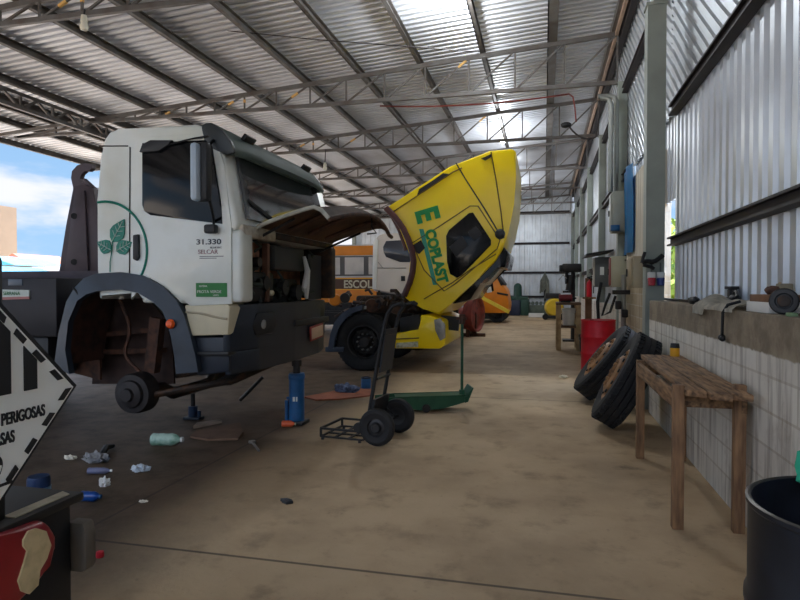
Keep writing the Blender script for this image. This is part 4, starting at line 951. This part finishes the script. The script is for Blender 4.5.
tag(MB().lathe([(0, 0), (.02, 0), (.022, .01), (.02, .03), (0, .033)], gp(100, 557), (0, 0, 1), 14).build('litter_piece', mat('cap_red', (206, 34, 50), .4, 0, .1, 5)), 'tiny red plastic cap on the floor beside the foreground lorry buffer', 'cap')
def sheet(cs, m, name, lab, cat, t=.012, z=.0):
    p = [gp(*c) for c in cs]; return tag(MB().prism([V((q.x, q.y, z)) for q in p], (0, 0, t)).build(name, m), lab, cat)
M_card2 = mat('wet_cardboard', (112, 86, 68), .85, 0, .3, 6)
sheet([(190, 438), (196, 432), (240, 424), (243, 434), (238, 440), (208, 441)], M_card2, 'cardboard_sheet', 'flattened brown cardboard on the floor below the small jack', 'cardboard', .02)
sheet([(193, 429), (197, 425), (220, 422), (222, 423)], mat('pale_card', (150, 134, 120), .85, 0, .3, 6), 'cardboard_sheet', 'paler small card sheet just behind the brown cardboard', 'cardboard', .03)
q = gp(252, 443); r2 = gp(259, 452)
wr = thing('wrench', 'grey wrench lying on the floor left of the hand truck toe', 'tool', (q+r2)/2)
MB().bar(q+V((0, 0, .012)), r2+V((0, 0, .012)), .02, .018, .004).build('shank', M_chrome, wr)
MB().lathe([(.018, 0), (.034, 0), (.034, .02), (.018, .02)], q+V((0, 0, .002)), (0, 0, 1), 16, True).build('jaw', M_chrome, wr)
q = gp(286, 503)
tag(MB().tube([q+V((-.05, .02, .012)), q+V((-.01, .03, .014)), q+V((.03, .02, .012)), q+V((.05, -.01, .014)), q+V((.02, -.03, .012)), q+V((-.02, -.01, .014))], .011, 6).build('rubber_scrap', M_black), 'curled black rubber scrap on the bare concrete', 'litter')
crumple(gp(143, 502), .03, .02, .008, M_rag, 'paper_scrap', 'tiny pale scrap along the floor joint', 'litter', 8)
crumple(gp(563, 378), .07, .05, .03, M_cream, 'paper_scrap', 'cream scrap on the aisle floor left of the leaning wheels', 'litter', 9)
M_mat = mat('rust_mat', (150, 88, 62), .85, 0, .3, 7)
sheet([(304, 398), (345, 390), (372, 390), (374, 396), (340, 400), (316, 401)], M_mat, 'cardboard_mat', 'reddish brown flattened mat behind the blue jack', 'cardboard', .02)
crumple(gp(346, 392, .02), .17, .06, .07, mat('blue_white_pack', (110, 128, 160), .5, 0, .3, 14, col2=(34, 44, 66)), 'tool_pack', 'blue and white pack on the reddish brown mat', 'pack', 10)
q = gp(366, 388.5)
bk = thing('paint_can', 'small blue can standing behind the hand truck uprights', 'can', q)
MB().lathe([(0, 0), (.07, 0), (.075, .02), (.075, .15), (.07, .16), (0, .16)], q, (0, 0, 1), 18).build('body', M_blue, bk)
MB().lathe([(.06, .155), (.078, .155), (.078, .172), (.06, .172)], q, (0, 0, 1), 18, True).build('rim', M_darkblue, bk)
q = gp(39, 508)
bc = thing('paint_can', 'blue can on the floor behind the foreground warning plate', 'can', q)
MB().lathe([(0, 0), (.07, 0), (.072, .02), (.072, .2), (.066, .22), (0, .22)], q, (0, 0, 1), 18).build('body', mat('can_blue', (18, 50, 92), .35, .1, .3, 10), bc)
MB().lathe([(.073, .07), (.0745, .07), (.0745, .15), (.073, .15)], q, (0, 0, 1), 18, True).build('label', mat('can_label', (120, 160, 190), .5, 0, .4, 9), bc)
crumple(gp(112, 385)+V((0, .6, 0)), .18, .2, .09, mat('white_film', (196, 198, 204), .5, 0, .3, 9), 'plastic_sheet', 'white crumpled plastic under the wheel arch of the white lorry', 'sheet', 12)

# ================================================================= RIGHT SIDE
# work bench
bz = .885
wbn = thing('workbench', 'weathered wooden workbench along the block wall at right', 'bench', (1.0, 4.8, 0))
def bench_pt(px, py): return gp(px, py, bz)
pl = [V((.835, 3.93, 0)), V((1.175, 3.78, 0)), V((1.225, 5.93, 0)), V((.875, 5.93, 0))]
for k in range(3):
    f0, f1 = k/3+.008, (k+1)/3-.008
    a0, a1 = pl[0].lerp(pl[1], f0), pl[0].lerp(pl[1], f1); b0, b1 = pl[3].lerp(pl[2], f0), pl[3].lerp(pl[2], f1)
    e = (.0, -.05, .02)[k]
    MB().prism([V((a0.x, a0.y+e, bz-.04)), V((a1.x, a1.y+e, bz-.04)), V((b1.x, b1.y, bz-.04)), V((b0.x, b0.y, bz-.04))], (0, 0, .04), .005).build('top_plank', M_wood, wbn)
legs = [((.815, 4.02), .90), ((1.165, 4.04), .91), ((.83, 5.62), bz-.02), ((1.17, 5.62), bz-.03)]
for (x, y), h in legs: MB().bb(x-.033, x+.033, y-.03, y+.03, 0, h, .004).build('leg', M_woodleg, wbn)
MB().bb(.83, 1.15, 4.05, 4.09, bz-.13, bz-.04, .004).build('end_rail', M_wood, wbn); MB().bb(.85, 1.16, 5.57, 5.61, bz-.14, bz-.04, .004).build('end_rail', M_wood, wbn)
MB().bb(.80, .83, 4.0, 5.65, bz-.15, bz-.04, .004).build('side_rail', M_wood, wbn); MB().bb(1.17, 1.2, 4.0, 5.65, bz-.15, bz-.04, .004).build('side_rail', M_wood, wbn)
q = V((1.15, 5.83, bz+.001))
cn = thing('spray_can', 'small yellow can with black lid on the far end of the workbench', 'can', q)
MB().cyl(q, q+V((0, 0, .075)), .04, n=20).build('body', mat('can_yellow', (238, 172, 30), .4, 0, .08, 5), cn)
MB().cyl(q+V((0, 0, .075)), q+V((0, 0, .115)), .041, .036, n=20).build('lid', M_black, cn)
# leaning lorry wheels
M_rimtan = mat('tan_rim', (172, 128, 84), .6, .1, .35, 9, col2=(104, 74, 54))
def leaning(cx, cy, al, R, W, lab, yaw=0.):
    al = R_(al); z = R*math.cos(al)+W/2*math.sin(al)*.93
    t = thing('spare_tyre', lab, 'wheel', (cx, cy, 0))
    n_ = V((-math.cos(al)*math.cos(yaw), -math.sin(yaw)*math.cos(al), math.sin(al)))
    wheel(t, (cx, cy, z), n_, R, W, M_rimtan, off=W*.36)
leaning(.85, 6.74, 28, .52, .29, 'big dark lorry wheel leaning on the block wall, nearest the workbench', R_(-3))
leaning(.82, 8.35, 38, .54, .30, 'lorry wheel with tan rim leaning behind the nearest leaning wheel', R_(1))
# red oil drum
def drum(c, r, h, m, t, open_=False, inner=None):
    pr = [(0, .012), (r*.97, .012), (r, 0), (r*1.015, .01), (r, .025)]
    for k in (1/3, 2/3): pr += [(r, h*k-.03), (r*1.03, h*k-.012), (r*1.03, h*k+.012), (r, h*k+.03)]
    pr += [(r, h-.02), (r*1.02, h-.012), (r*1.02, h), (r*.97, h)]
    if open_: pr += [(r*.965, h-.02), (r*.965, .03), (0, .03)]
    else: pr += [(r*.96, h-.015), (0, h-.015)]
    return MB().lathe(pr, c, (0, 0, 1), 48).build('shell', m, t)
q = V((.97, 11.55, 0)); dr = thing('oil_drum', 'red steel drum standing behind the leaning lorry wheels', 'drum', q)
drum(q, .30, .92, M_red, dr)
MB().cyl(q+V((-.12, -.1, .905)), q+V((-.12, -.1, .925)), .035, n=14).build('bung', M_steel, dr)
MB().cyl(q+V((0, 0, .902)), q+V((0, 0, .908)), .285, n=40).build('lid', mat('grimy_lid', (120, 60, 54), .5, .2, .4, 9), dr)
q = V((.885, 1.90, 0)); db = thing('oil_drum', 'open black drum at the bottom right corner', 'drum', q)
drum(q, .30, .885, mat('drum_black', (40, 44, 54), .4, .35, .35, 5, col2=(28, 30, 36)), db, True)
MB().cyl(q+V((0, 0, .03)), q+V((0, 0, .3)), .287, n=40).build('contents', mat('dark_contents', (22, 20, 20), .8, 0, .3, 12), db)
MB().lathe([(.294, 0), (.304, 0), (.307, .006), (.300, .01), (.293, .006)], q+V((0, 0, .88)), (0, 0, 1), 48, True).build('worn_rim', mat('worn_rim', (96, 92, 88), .4, .6, .4, 14), db)
crumple(gp(803, 484, .887)+V((.02, 0, 0)), .032, .04, .075, mat('mint_cloth', (44, 170, 130), .8, 0, .3, 10), 'mint_cloth', 'mint green cloth bundled on the rim of the black drum', 'cloth', 14)
# --- things on the column
def on(px, py, Y): return yp(px, py, Y)
for px, m_, lab in ((651.5, mat('socket_red', (190, 36, 52), .4, 0, .1, 5), 'white and red industrial socket on the near grey column'), (660.5, mat('socket_blue', (40, 60, 130), .4, 0, .1, 5), 'white and blue industrial socket on the near grey column')):
    q = on(px, 279, 7.86); t = thing('wall_socket', lab, 'socket', (q.x, 7.86, q.z-.09))
    MB().bb(q.x-.045, q.x+.045, 7.83, 7.89, q.z, q.z+.085, .012).build('box', M_whitep, t)
    MB().cyl((q.x, 7.83, q.z-.08), (q.x, 7.84, q.z+.01), .04, .045, 16).build('cap', m_, t)
    MB().cyl((q.x, 7.87, q.z+.085), (q.x, 7.87, q.z+.2), .01, n=6).build('conduit', M_greybox, t)
hk_ = thing('pipe_bracket', 'black bent bracket sticking out of the near grey column', 'bracket', on(652, 262, 7.85))
MB().tube(side(smooth([(642, 263), (646, 261), (654, 262), (661, 257), (663, 255)], 1), 7.82), .028, 8).build('arm', M_black, hk_)
MB().tube(side([(643, 265), (651, 267), (654, 269)], 7.82), .022, 8).tube(side([(642, 263), (643, 258), (645, 252)], 7.82), .02, 8).bar(on(652, 262, 7.82), on(652, 262, 7.9), .05).build('clamp', M_steel, hk_)
# --- electrical cabinets on the far wall
def cabinet(px0, px1, py0, py1, Yf, m, lab, depthY=.7, name='electrical_cabinet', handle=True, mside=None):
    a, b = yp(px0, py1, Yf), yp(px1, py0, Yf); depthY = min(depthY, .6)
    t = thing(name, lab, 'cabinet', ((a.x+b.x)/2, Yf+depthY/2, a.z))
    xr = 1.57 if Yf < 12 else 1.647
    MB().bb(a.x, xr, Yf, Yf+depthY, a.z, b.z, .012).build('box', m, t)
    MB().bb(a.x-.02, a.x, Yf+.03, Yf+depthY-.03, a.z+.03, b.z-.03, .006).build('door', mside or m, t)
    if handle: MB().bb(a.x-.04, a.x-.02, Yf+depthY*.8, Yf+depthY*.85, (a.z+b.z)/2-.06, (a.z+b.z)/2+.06).build('handle', M_black, t)
    return t
cabinet(633, 645, 256, 288, 9.75, mat('cabinet_olive', (140, 128, 102), .5, 0, .12, 4), 'narrow olive cabinet beside the near grey column', .75)
cabinet(611, 624.5, 256, 287, 12.45, M_beige, 'pale green cabinet on the wall above the red drum', .3, mside=mat('cabinet_red_edge', (150, 70, 66), .5, 0, .1, 4))
c_ = cabinet(595, 606, 257, 287, 15.5, M_greybox, 'dark grey cabinet with white sticker under the small canopy', .9, mside=mat('cabinet_pale', (188, 184, 172), .5, 0, .1, 4))
MB().bb(*[f(yp(p, 270, 15.5).x for p in (600, 604)) for f in (min, max)], 15.48, 15.5, yp(600, 275, 15.5).z, yp(600, 267, 15.5).z).build('sticker', M_whitep, c_)
cp = yp(583, 255, 15.2)
tag(MB().prism([V((.98, 15.2, yp(590, 256, 15.2).z)), V((1.62, 15.2, yp(590, 251, 15.2).z)), V((1.62, 15.2, yp(590, 249.5, 15.2).z)), V((1.0, 15.2, yp(590, 253.5, 15.2).z))], (0, 1.5, 0)).build('canopy', M_steel), 'small dark canopy over the grey cabinet', 'canopy')
u_ = cabinet(612, 622, 191, 232, 12.62, mat('upper_cabinet', (150, 152, 142), .5, .1, .15, 4), 'tall grey cabinet high on the wall where the two conduits end', .4)
MB().bb(1.28, 1.45, 12.57, 12.62, yp(615, 231, 12.6).z, yp(615, 225, 12.6).z, .01).build('blue_valve', M_blue, u_)
for dx_, lab in ((0, 'left one of the two vertical grey conduits'), (.16, 'right one of the two vertical grey conduits')):
    x = 1.29+dx_*.75; zb_ = yp(615, 191, 12.6).z+.012; zt_ = 5.32+dx_*.5
    tag(MB().tube([(x, 12.76+dx_, zb_), (x, 12.76+dx_, zt_-.15), (x-.04, 12.76+dx_, zt_-.04), (x-.12, 12.76+dx_, zt_), (x-.2-dx_, 12.76+dx_, zt_)], .05, 10).build('conduit', mat('conduit_grey', (146, 150, 146), .4, .4, .15, 4)), lab+' bending under the roof', 'conduit')
bt0, bt1 = 11.25, 12.5
tag(MB().grid(lambda u, v: V((1.515+.03*math.sin(u*9)+.01*math.sin(v*5), bt0+(bt1-bt0)*u, 2.15+1.6*v)), 16, 12, .006).build('tarpaulin', mat('tarp_blue', (30, 140, 205), .45, 0, .15, 3)), 'bright blue sheet hanging on the wall beside the block panel', 'sheet')
# pipes and hoses above the drum
pz = thing('pipe_stand', 'grey vertical pipe with hose fittings beside the red drum', 'pipe', (1.45, 11.9, 0))
MB().cyl((1.45, 11.9, 0), (1.45, 11.9, 1.75), .045, n=12).build('pipe', mat('pipe_grey', (150, 150, 144), .45, .3, .2, 6), pz)
MB().bb(1.25, 1.56, 11.85, 11.95, 1.38, 1.46).bb(1.3, 1.4, 11.8, 11.95, 1.1, 1.26, .02).bb(1.41, 1.52, 11.8, 11.98, .95, 1.1, .02).build('fitting', M_steel, pz)
MB().tube([(1.2, 11.85, 1.4), (1.12, 11.8, 1.2), (1.06, 11.8, .98), (1.2, 11.8, 1.05), (1.3, 11.85, 1.35)], .024, 8).build('hose', M_rubber, pz)
tag(MB().tube([(1.15, 13.6, .02), (1.16, 13.6, .6), (1.12, 13.55, 1.2), (1.2, 13.6, 1.62)], .034, 8).build('rubber_hose', M_rubber), 'thick black hose standing behind the red drum', 'hose')
# extinguisher on a post, wood stand, drill press
def extinguisher(c, lab):
    t = thing('fire_extinguisher', lab, 'extinguisher', c); c = V(c)
    MB().lathe([(0, 0), (.065, 0), (.07, .03), (.07, .33), (.06, .40), (.03, .43), (0, .48)], c, (0, 0, 1), 18).build('cylinder', M_red, t)
    MB().bar(c+V((-.06, 0, .53)), c+V((.08, 0, .55)), .03).cyl(c+V((0, 0, .48)), c+V((0, 0, .54)), .025).tube([c+V((.05, 0, .52)), c+V((.12, 0, .4)), c+V((.11, 0, .1))], .014, 6).build('valve', M_black, t)
    return t
extinguisher((1.19, 17.0, yp(586, 297, 17.0).z), 'red fire extinguisher on a post at the far right wall')
tag(MB().bb(1.1, 1.27, 17.12, 17.3, 0, yp(586, 278, 17.0).z).build('post', mat('stand_brown', (120, 84, 58), .7, 0, .3, 5)), 'brown post behind the far red fire extinguisher', 'post')
tag(MB().bb(1.02, 1.36, 16.9, 17.12, yp(586, 297, 17.0).z-.05, yp(586, 297, 17.0).z-.003).build('shelf_board', M_wood), 'small board under the far red fire extinguisher', 'shelf')
ys = 14.9
a, b = yp(556, 345, ys), yp(581, 345, ys)
ws = thing('workbench', 'small wooden stand with buckets far down the aisle', 'bench', ((a.x+b.x)/2, ys+.4, 0)); zt = yp(566, 305, ys).z; zs = yp(566, 326, ys).z
M_palew = mat('pale_stand_wood', (186, 160, 122), .7, 0, .3, 5, col2=(140, 112, 80))
for x in (a.x+.06, b.x-.06):
    for y in (ys+.04, ys+.75): MB().bb(x-.055, x+.055, y-.045, y+.045, 0, zt, .006).build('leg', M_palew, ws)
MB().bb(a.x, b.x, ys-.02, ys+.82, zt, zt+.06, .006).build('top', mat('stand_top', (110, 84, 62), .75, 0, .3, 6), ws)
MB().bb(a.x+.02, b.x-.02, ys, ys+.8, zs-.05, zs, .006).build('shelf', MATS['stand_top'], ws)
def bucket(c, r, h, m, lab):
    t = thing('bucket', lab, 'bucket', c); c = V(c)
    MB().lathe([(0, 0), (r*.82, 0), (r*.85, .01), (r*.97, h*.86), (r*1.04, h*.87), (r*1.04, h*.95), (r, h), (r*.94, h), (r*.8, .02), (0, .02)], c, (0, 0, 1), 24).build('shell', m, t)
    MB().tube([c+V((r*1.05*math.cos(R_(x)), -r*.6*abs(math.sin(R_(x)))-.0, h*.85-r*.9*math.sin(R_(x)))) for x in range(0, 181, 20)], .008, 5).build('handle', M_chrome, t)
p = yp(568.5, 325, ys+.25); bucket((p.x, ys+.3, zs+.001), .16, .42, M_whitep, 'white bucket on the shelf of the small far wooden stand')
p = yp(582, 326, 14.4); bucket((p.x+.12, 14.6, 0), .18, .42, mat('bucket_dark', (38, 44, 50), .45, 0, .15, 5), 'dark bucket on the floor right of the small far wooden stand')
p = yp(585, 306, 13.4)
tag(MB().lathe([(0, 0), (.15, 0), (.16, .02), (.16, .3), (.15, .34), (.05, .4), (0, .4)], (1.02, 15.95, zt+.07-.07), (0, 0, 1), 20).build('drum_canister', M_black), 'black canister beside the far wooden stand', 'canister') if False else None
# red engine-like motor on the stand and drill press column
p = yp(566, 303, ys+.3)
mt = thing('electric_motor', 'small red motor lying on top of the far wooden stand', 'motor', (p.x, ys+.25, zt+.06))
MB().cyl((p.x-.17, ys+.25, zt+.16), (p.x+.14, ys+.25, zt+.16), .09, n=18).build('housing', mat('motor_red', (130, 34, 44), .5, .1, .3, 9), mt)
MB().bb(p.x-.12, p.x+.1, ys+.18, ys+.32, zt+.06, zt+.1).cyl((p.x+.14, ys+.25, zt+.16), (p.x+.24, ys+.25, zt+.16), .02).build('foot', M_steel, mt)
yd_ = 17.6
a = yp(570, 300, yd_)
dp_ = thing('pillar_drill', 'dark pillar drill standing behind the far wooden stand', 'drill', (a.x, yd_, 0))
zh = yp(570, 268, yd_).z
MB().cyl((a.x+.08, yd_, 0.03), (a.x+.08, yd_, zh), .06, n=14).build('column', M_steel, dp_)
MB().bb(a.x-.2, a.x+.25, yd_-.25, yd_+.25, 0, .05).build('base', M_steel, dp_)
MB().bb(a.x-.22, a.x+.3, yd_-.18, yd_+.2, zh-.12, zh+.12, .03).bb(a.x-.3, a.x-.1, yd_-.12, yd_+.12, zh-.1, zh+.08, .02).build('head', M_black, dp_)
MB().cyl((a.x-.1, yd_-.05, zh-.45), (a.x-.1, yd_-.05, zh-.1), .04).bb(a.x-.2, a.x+.12, yd_-.2, yd_+.15, zh-.7, zh-.64).cyl((a.x-.02, yd_, zh-.64), (a.x+.05, yd_, zh-.2), .11).build('spindle', M_black, dp_)
MB().tube([(a.x-.2, yd_-.2, zh-.2), (a.x-.32, yd_-.25, zh-.35)], .012).tube([(a.x-.2, yd_-.2, zh-.2), (a.x-.1, yd_-.3, zh-.3)], .012).build('lever', M_chrome, dp_)
# red compressor and back-wall clutter
yc = 18.6
cpz = thing('air_compressor', 'reddish tank and flywheel machine behind the yellow bumper', 'compressor', (yp(464, 337, yc).x, yc, 0))
M_comp = mat('compressor_red', (150, 62, 48), .55, .1, .35, 6, col2=(96, 44, 38))
a, b = yp(447, 318, yc), yp(470, 318, yc)
MB().lathe([(0, 0), (.2, .03), (.32, .1), (.34, .2), (.34, .62), (.32, .72), (.2, .79), (0, .82)], (a.x, yc, a.z), (1, 0, 0), 24).build('tank', M_comp, cpz)
f = yp(474, 314, yc)
fw = MB().lathe([(.06, -.06), (.45, -.05), (.5, -.14), (.55, -.14), (.55, .14), (.5, .14), (.45, .05), (.06, .06)], (f.x, yc, f.z), (1, -.3, 0), 32, True)
fw.build('flywheel', M_comp, cpz)
MB().bb(a.x+.1, a.x+.2, yc-.25, yc+.25, 0, a.z-.2).bb(b.x-.1, b.x, yc-.25, yc+.25, 0, a.z-.2).bb(a.x, f.x+.35, yc-.08, yc+.08, .0, .1).bb(f.x-.08, f.x+.08, yc-.05, yc+.05, .05, f.z).build('frame', M_rust, cpz)
yb_ = 33.5
def fx(px, py, Y=yb_): return yp(px, py, Y)
p = fx(515, 313); 
wd = thing('workshop_machine', 'dark green machine with a blue base by the back wall', 'machine', (p.x, yb_, 0))
MB().bb(p.x-.55, p.x+.3, yb_-.35, yb_+.35, 0, .85, .04).build('base', mat('navy_base', (36, 46, 72), .5, 0, .2, 4), wd)
MB().cyl((p.x+.15, yb_-.1, .8), (p.x+.15, yb_-.1, 1.55), .22, n=18).ball((p.x+.15, yb_-.1, 1.55), .22).bb(p.x-.3, p.x+.7, yb_-.3, yb_-.0, .85, 1.05, .03).bb(p.x+.3, p.x+.75, yb_-.3, yb_+.2, 0, .9, .03).build('motor', mat('machine_green', (36, 74, 62), .5, 0, .3, 5), wd)
p = fx(535, 309)
pl_ = thing('parts_rack', 'low grey-green parts stacked along the back wall', 'rack', (p.x, yb_+.6, 0))
MB().bb(p.x-.5, p.x+1.0, yb_+.3, yb_+.9, .0, .55, .03).build('crate', mat('parts_grey', (104, 116, 104), .6, .1, .3, 4), pl_)
mb = MB()
for k in range(6): mb.cyl((p.x-.35+k*.22, yb_+.35, .66), (p.x-.35+k*.22, yb_+.8, .66), .1, n=12)
mb.build('pipe_offcut', MATS['parts_grey'], pl_)
p = fx(537, 311, 31.5)
tag(MB().bb(p.x-.42, p.x+.35, 31.5, 31.9, 0, .2, .01).build('white_bench', M_whitep), 'low white block on the floor by the back wall', 'block')
p = fx(545, 290)
rk = thing('hose_reel', 'bundle of grey hoses hanging on a stand at the back wall', 'hoses', (p.x, yb_+1.2, 0))
MB().cyl((p.x, yb_+1.2, 0), (p.x, yb_+1.2, 2.4), .05).bb(p.x-.3, p.x+.3, yb_+1.0, yb_+1.4, 0, .06).build('stand', M_steel, rk)
for k in range(5): MB().tube([(p.x-.25+.1*k, yb_+1.1, 1.2+.08*k), (p.x-.22+.1*k, yb_+1.05, 1.9), (p.x+.0, yb_+1.05, 2.35), (p.x+.18, yb_+1.05, 1.9), (p.x+.2-.05*k, yb_+1.1, .9)], .05, 7).build('hose', mat('hose_grey', (130, 132, 120), .6, 0, .3, 6), rk)
p = fx(554, 311, 29.5)
yl = thing('generator', 'yellow and black wheeled machine near the far right corner', 'machine', (p.x, 29.5, 0))
MB().lathe([(0, -.3), (.35, -.3), (.42, -.22), (.45, 0), (.42, .22), (.35, .3), (0, .3)], (p.x, 29.5, .58), (0, 1, 0), 24).build('tank', mat('machine_yellow', (226, 192, 40), .4, 0, .15, 4), yl)
MB().bb(p.x-.5, p.x+.5, 29.2, 29.8, .05, .2, .02).build('frame', M_black, yl); MB().bb(p.x-.4, p.x+.3, 29.3, 29.7, 1.0, 1.25, .03).build('engine', M_black, yl)
for x in (-.4, .35): MB().cyl((p.x+x, 29.1, .14), (p.x+x, 29.2, .14), .14, n=16).build('wheel', M_rubber, yl)
# --- ledge of the block wall
LZ = 1.35
def lx(px, X=1.42):
    t = xp(px, 300, X); return V((X, t.y, LZ))
tag(MB().bar(lx(664, 1.45)+V((0, 0, .015)), lx(690, 1.45)+V((0, 0, .015)), .04, .025, .004).build('metal_bar', M_black), 'thin dark bar lying on the wall ledge by the grey column', 'bar')
q = lx(694, 1.36); tag(MB().ball(q+V((0, 0, .035)), .05, (1, 1.6, .7), jit=.006).ball(q+V((.02, .14, .03)), .04, (1, 1.5, .7), jit=.006).build('work_glove', M_black), 'black glove lump on the ledge left of the grey rag', 'glove')
ya, yb2 = lx(745, 1.30).y, lx(702, 1.30).y
def rag(u, v):
    y = ya+(yb2-ya)*u; x = 1.55-.36*v; z = LZ+.02+.045*abs(math.sin(u*7+v*3))*(1-abs(v-.3))
    z += .05*math.exp(-((u-.85)**2)/.02-((v-.5)**2)/.1)
    if x < 1.235: z = LZ+.012-(1.235-x)*1.6*(1 if u > .62 else .35); x = 1.215-.01*math.sin(u*12)
    return V((x, y+.03*math.sin(v*5), z))
rg = thing('rag', 'grey-brown rag with a black strap draped over the wall ledge', 'rag', (1.4, (ya+yb2)/2, LZ))
MB().grid(rag, 26, 20, .006).build('cloth', M_rag, rg, 60)
ysx = lx(727, 1.22).y
MB().tube([(1.3, ysx-.02, LZ+.06), (1.225, ysx, LZ+.035), (1.20, ysx+.02, LZ-.02), (1.205, ysx+.05, 1.17)], .011, 6).ball((1.205, ysx+.06, 1.155), .03, (.8, 1, .8)).ball((1.2, ysx+.02, 1.15), .02).build('strap', M_black, rg)
p = lx(733, 1.60)
vs = thing('bench_vice', 'small dark vice-like tool on the ledge behind the grey rag', 'tool', p)
MB().bb(p.x-.06, p.x+.06, p.y-.07, p.y+.09, LZ, LZ+.07, .01).build('base', M_grimy, vs)
MB().bb(p.x-.03, p.x+.03, p.y-.02, p.y+.07, LZ+.07, LZ+.14, .008).bb(p.x-.035, p.x+.035, p.y-.05, p.y+.13, LZ+.14, LZ+.165, .004).build('body', M_steel, vs)
MB().tube([(p.x, p.y-.06, LZ+.05), (p.x-.02, p.y-.1, LZ+.11), (p.x-.02, p.y-.16, LZ+.12), (p.x-.05, p.y-.30, LZ+.08)], .014, 6).ball((p.x-.02, p.y-.12, LZ+.05), .05, (1, 1.4, 1)).build('handle', M_black, vs)
p0_, p1_ = lx(771, 1.29), lx(748, 1.29)
cbx = thing('box', 'small white box filled with brown card on the wall ledge', 'box', (1.36, (p0_.y+p1_.y)/2, LZ))
MB().bb(1.28, 1.46, p0_.y, p1_.y, LZ, LZ+.065, .004).build('tray', M_whitep, cbx)
MB().bb(1.29, 1.45, p0_.y+.01, p1_.y-.03, LZ+.065, LZ+.11, .004).build('card', M_card, cbx)
ym = (p0_.y*.55+p1_.y*.45)
tag(MB().ball((1.36, ym, LZ+.135), .045, (1, 1.2, .6), jit=.004).build('rusty_part', M_rust), 'small rusty part on top of the brown card in the white box', 'part')
q = lx(784, 1.31)
dk = thing('rubber_disc', 'black round disc standing on the wall ledge', 'disc', q)
MB().lathe([(0, -.015), (.04, -.015), (.045, -.02), (.067, -.02), (.074, -.012), (.074, .012), (.067, .02), (.045, .02), (.04, .01), (0, .01)], q+V((0, 0, .075)), (-.35, -.93, .08), 32).build('disc', M_black, dk)
MB().lathe([(0, .012), (.03, .012), (.033, .018), (.03, .022), (0, .022)], q+V((0, 0, .075)), (-.35, -.93, .08), 20).build('hub', M_grimy, dk)
q = lx(774, 1.6); tag(MB().bar(q+V((-.03, 0, 0.0)), q+V((.045, .01, .19)), .035, .015, .003).build('wood_slat', M_palew), 'pale wooden slat leaning on the cladding behind the black disc', 'slat')
q = lx(783, 1.58); tag(MB().bb(1.54, 1.62, q.y-.06, q.y+.02, LZ, LZ+.18, .006).build('carton', mat('grey_carton', (140, 130, 110), .8, 0, .2, 6)), 'upright grey-brown carton behind the black disc', 'carton')
q = lx(813, 1.38); tag(MB().bb(1.33, 1.43, q.y-.10, q.y+.035, LZ, LZ+.19, .01).build('red_tin', mat('tin_red', (150, 40, 44), .45, 0, .15, 6)), 'dark red tin at the right edge of the wall ledge', 'tin')
q = lx(792, 1.27); tag(MB().bb(1.25, 1.29, q.y-.03, q.y+.03, LZ, LZ+.02, .004).build('small_block', mat('block_mint', (120, 150, 110), .6, 0, .3, 8)), 'small greenish block in front of the black disc', 'block')
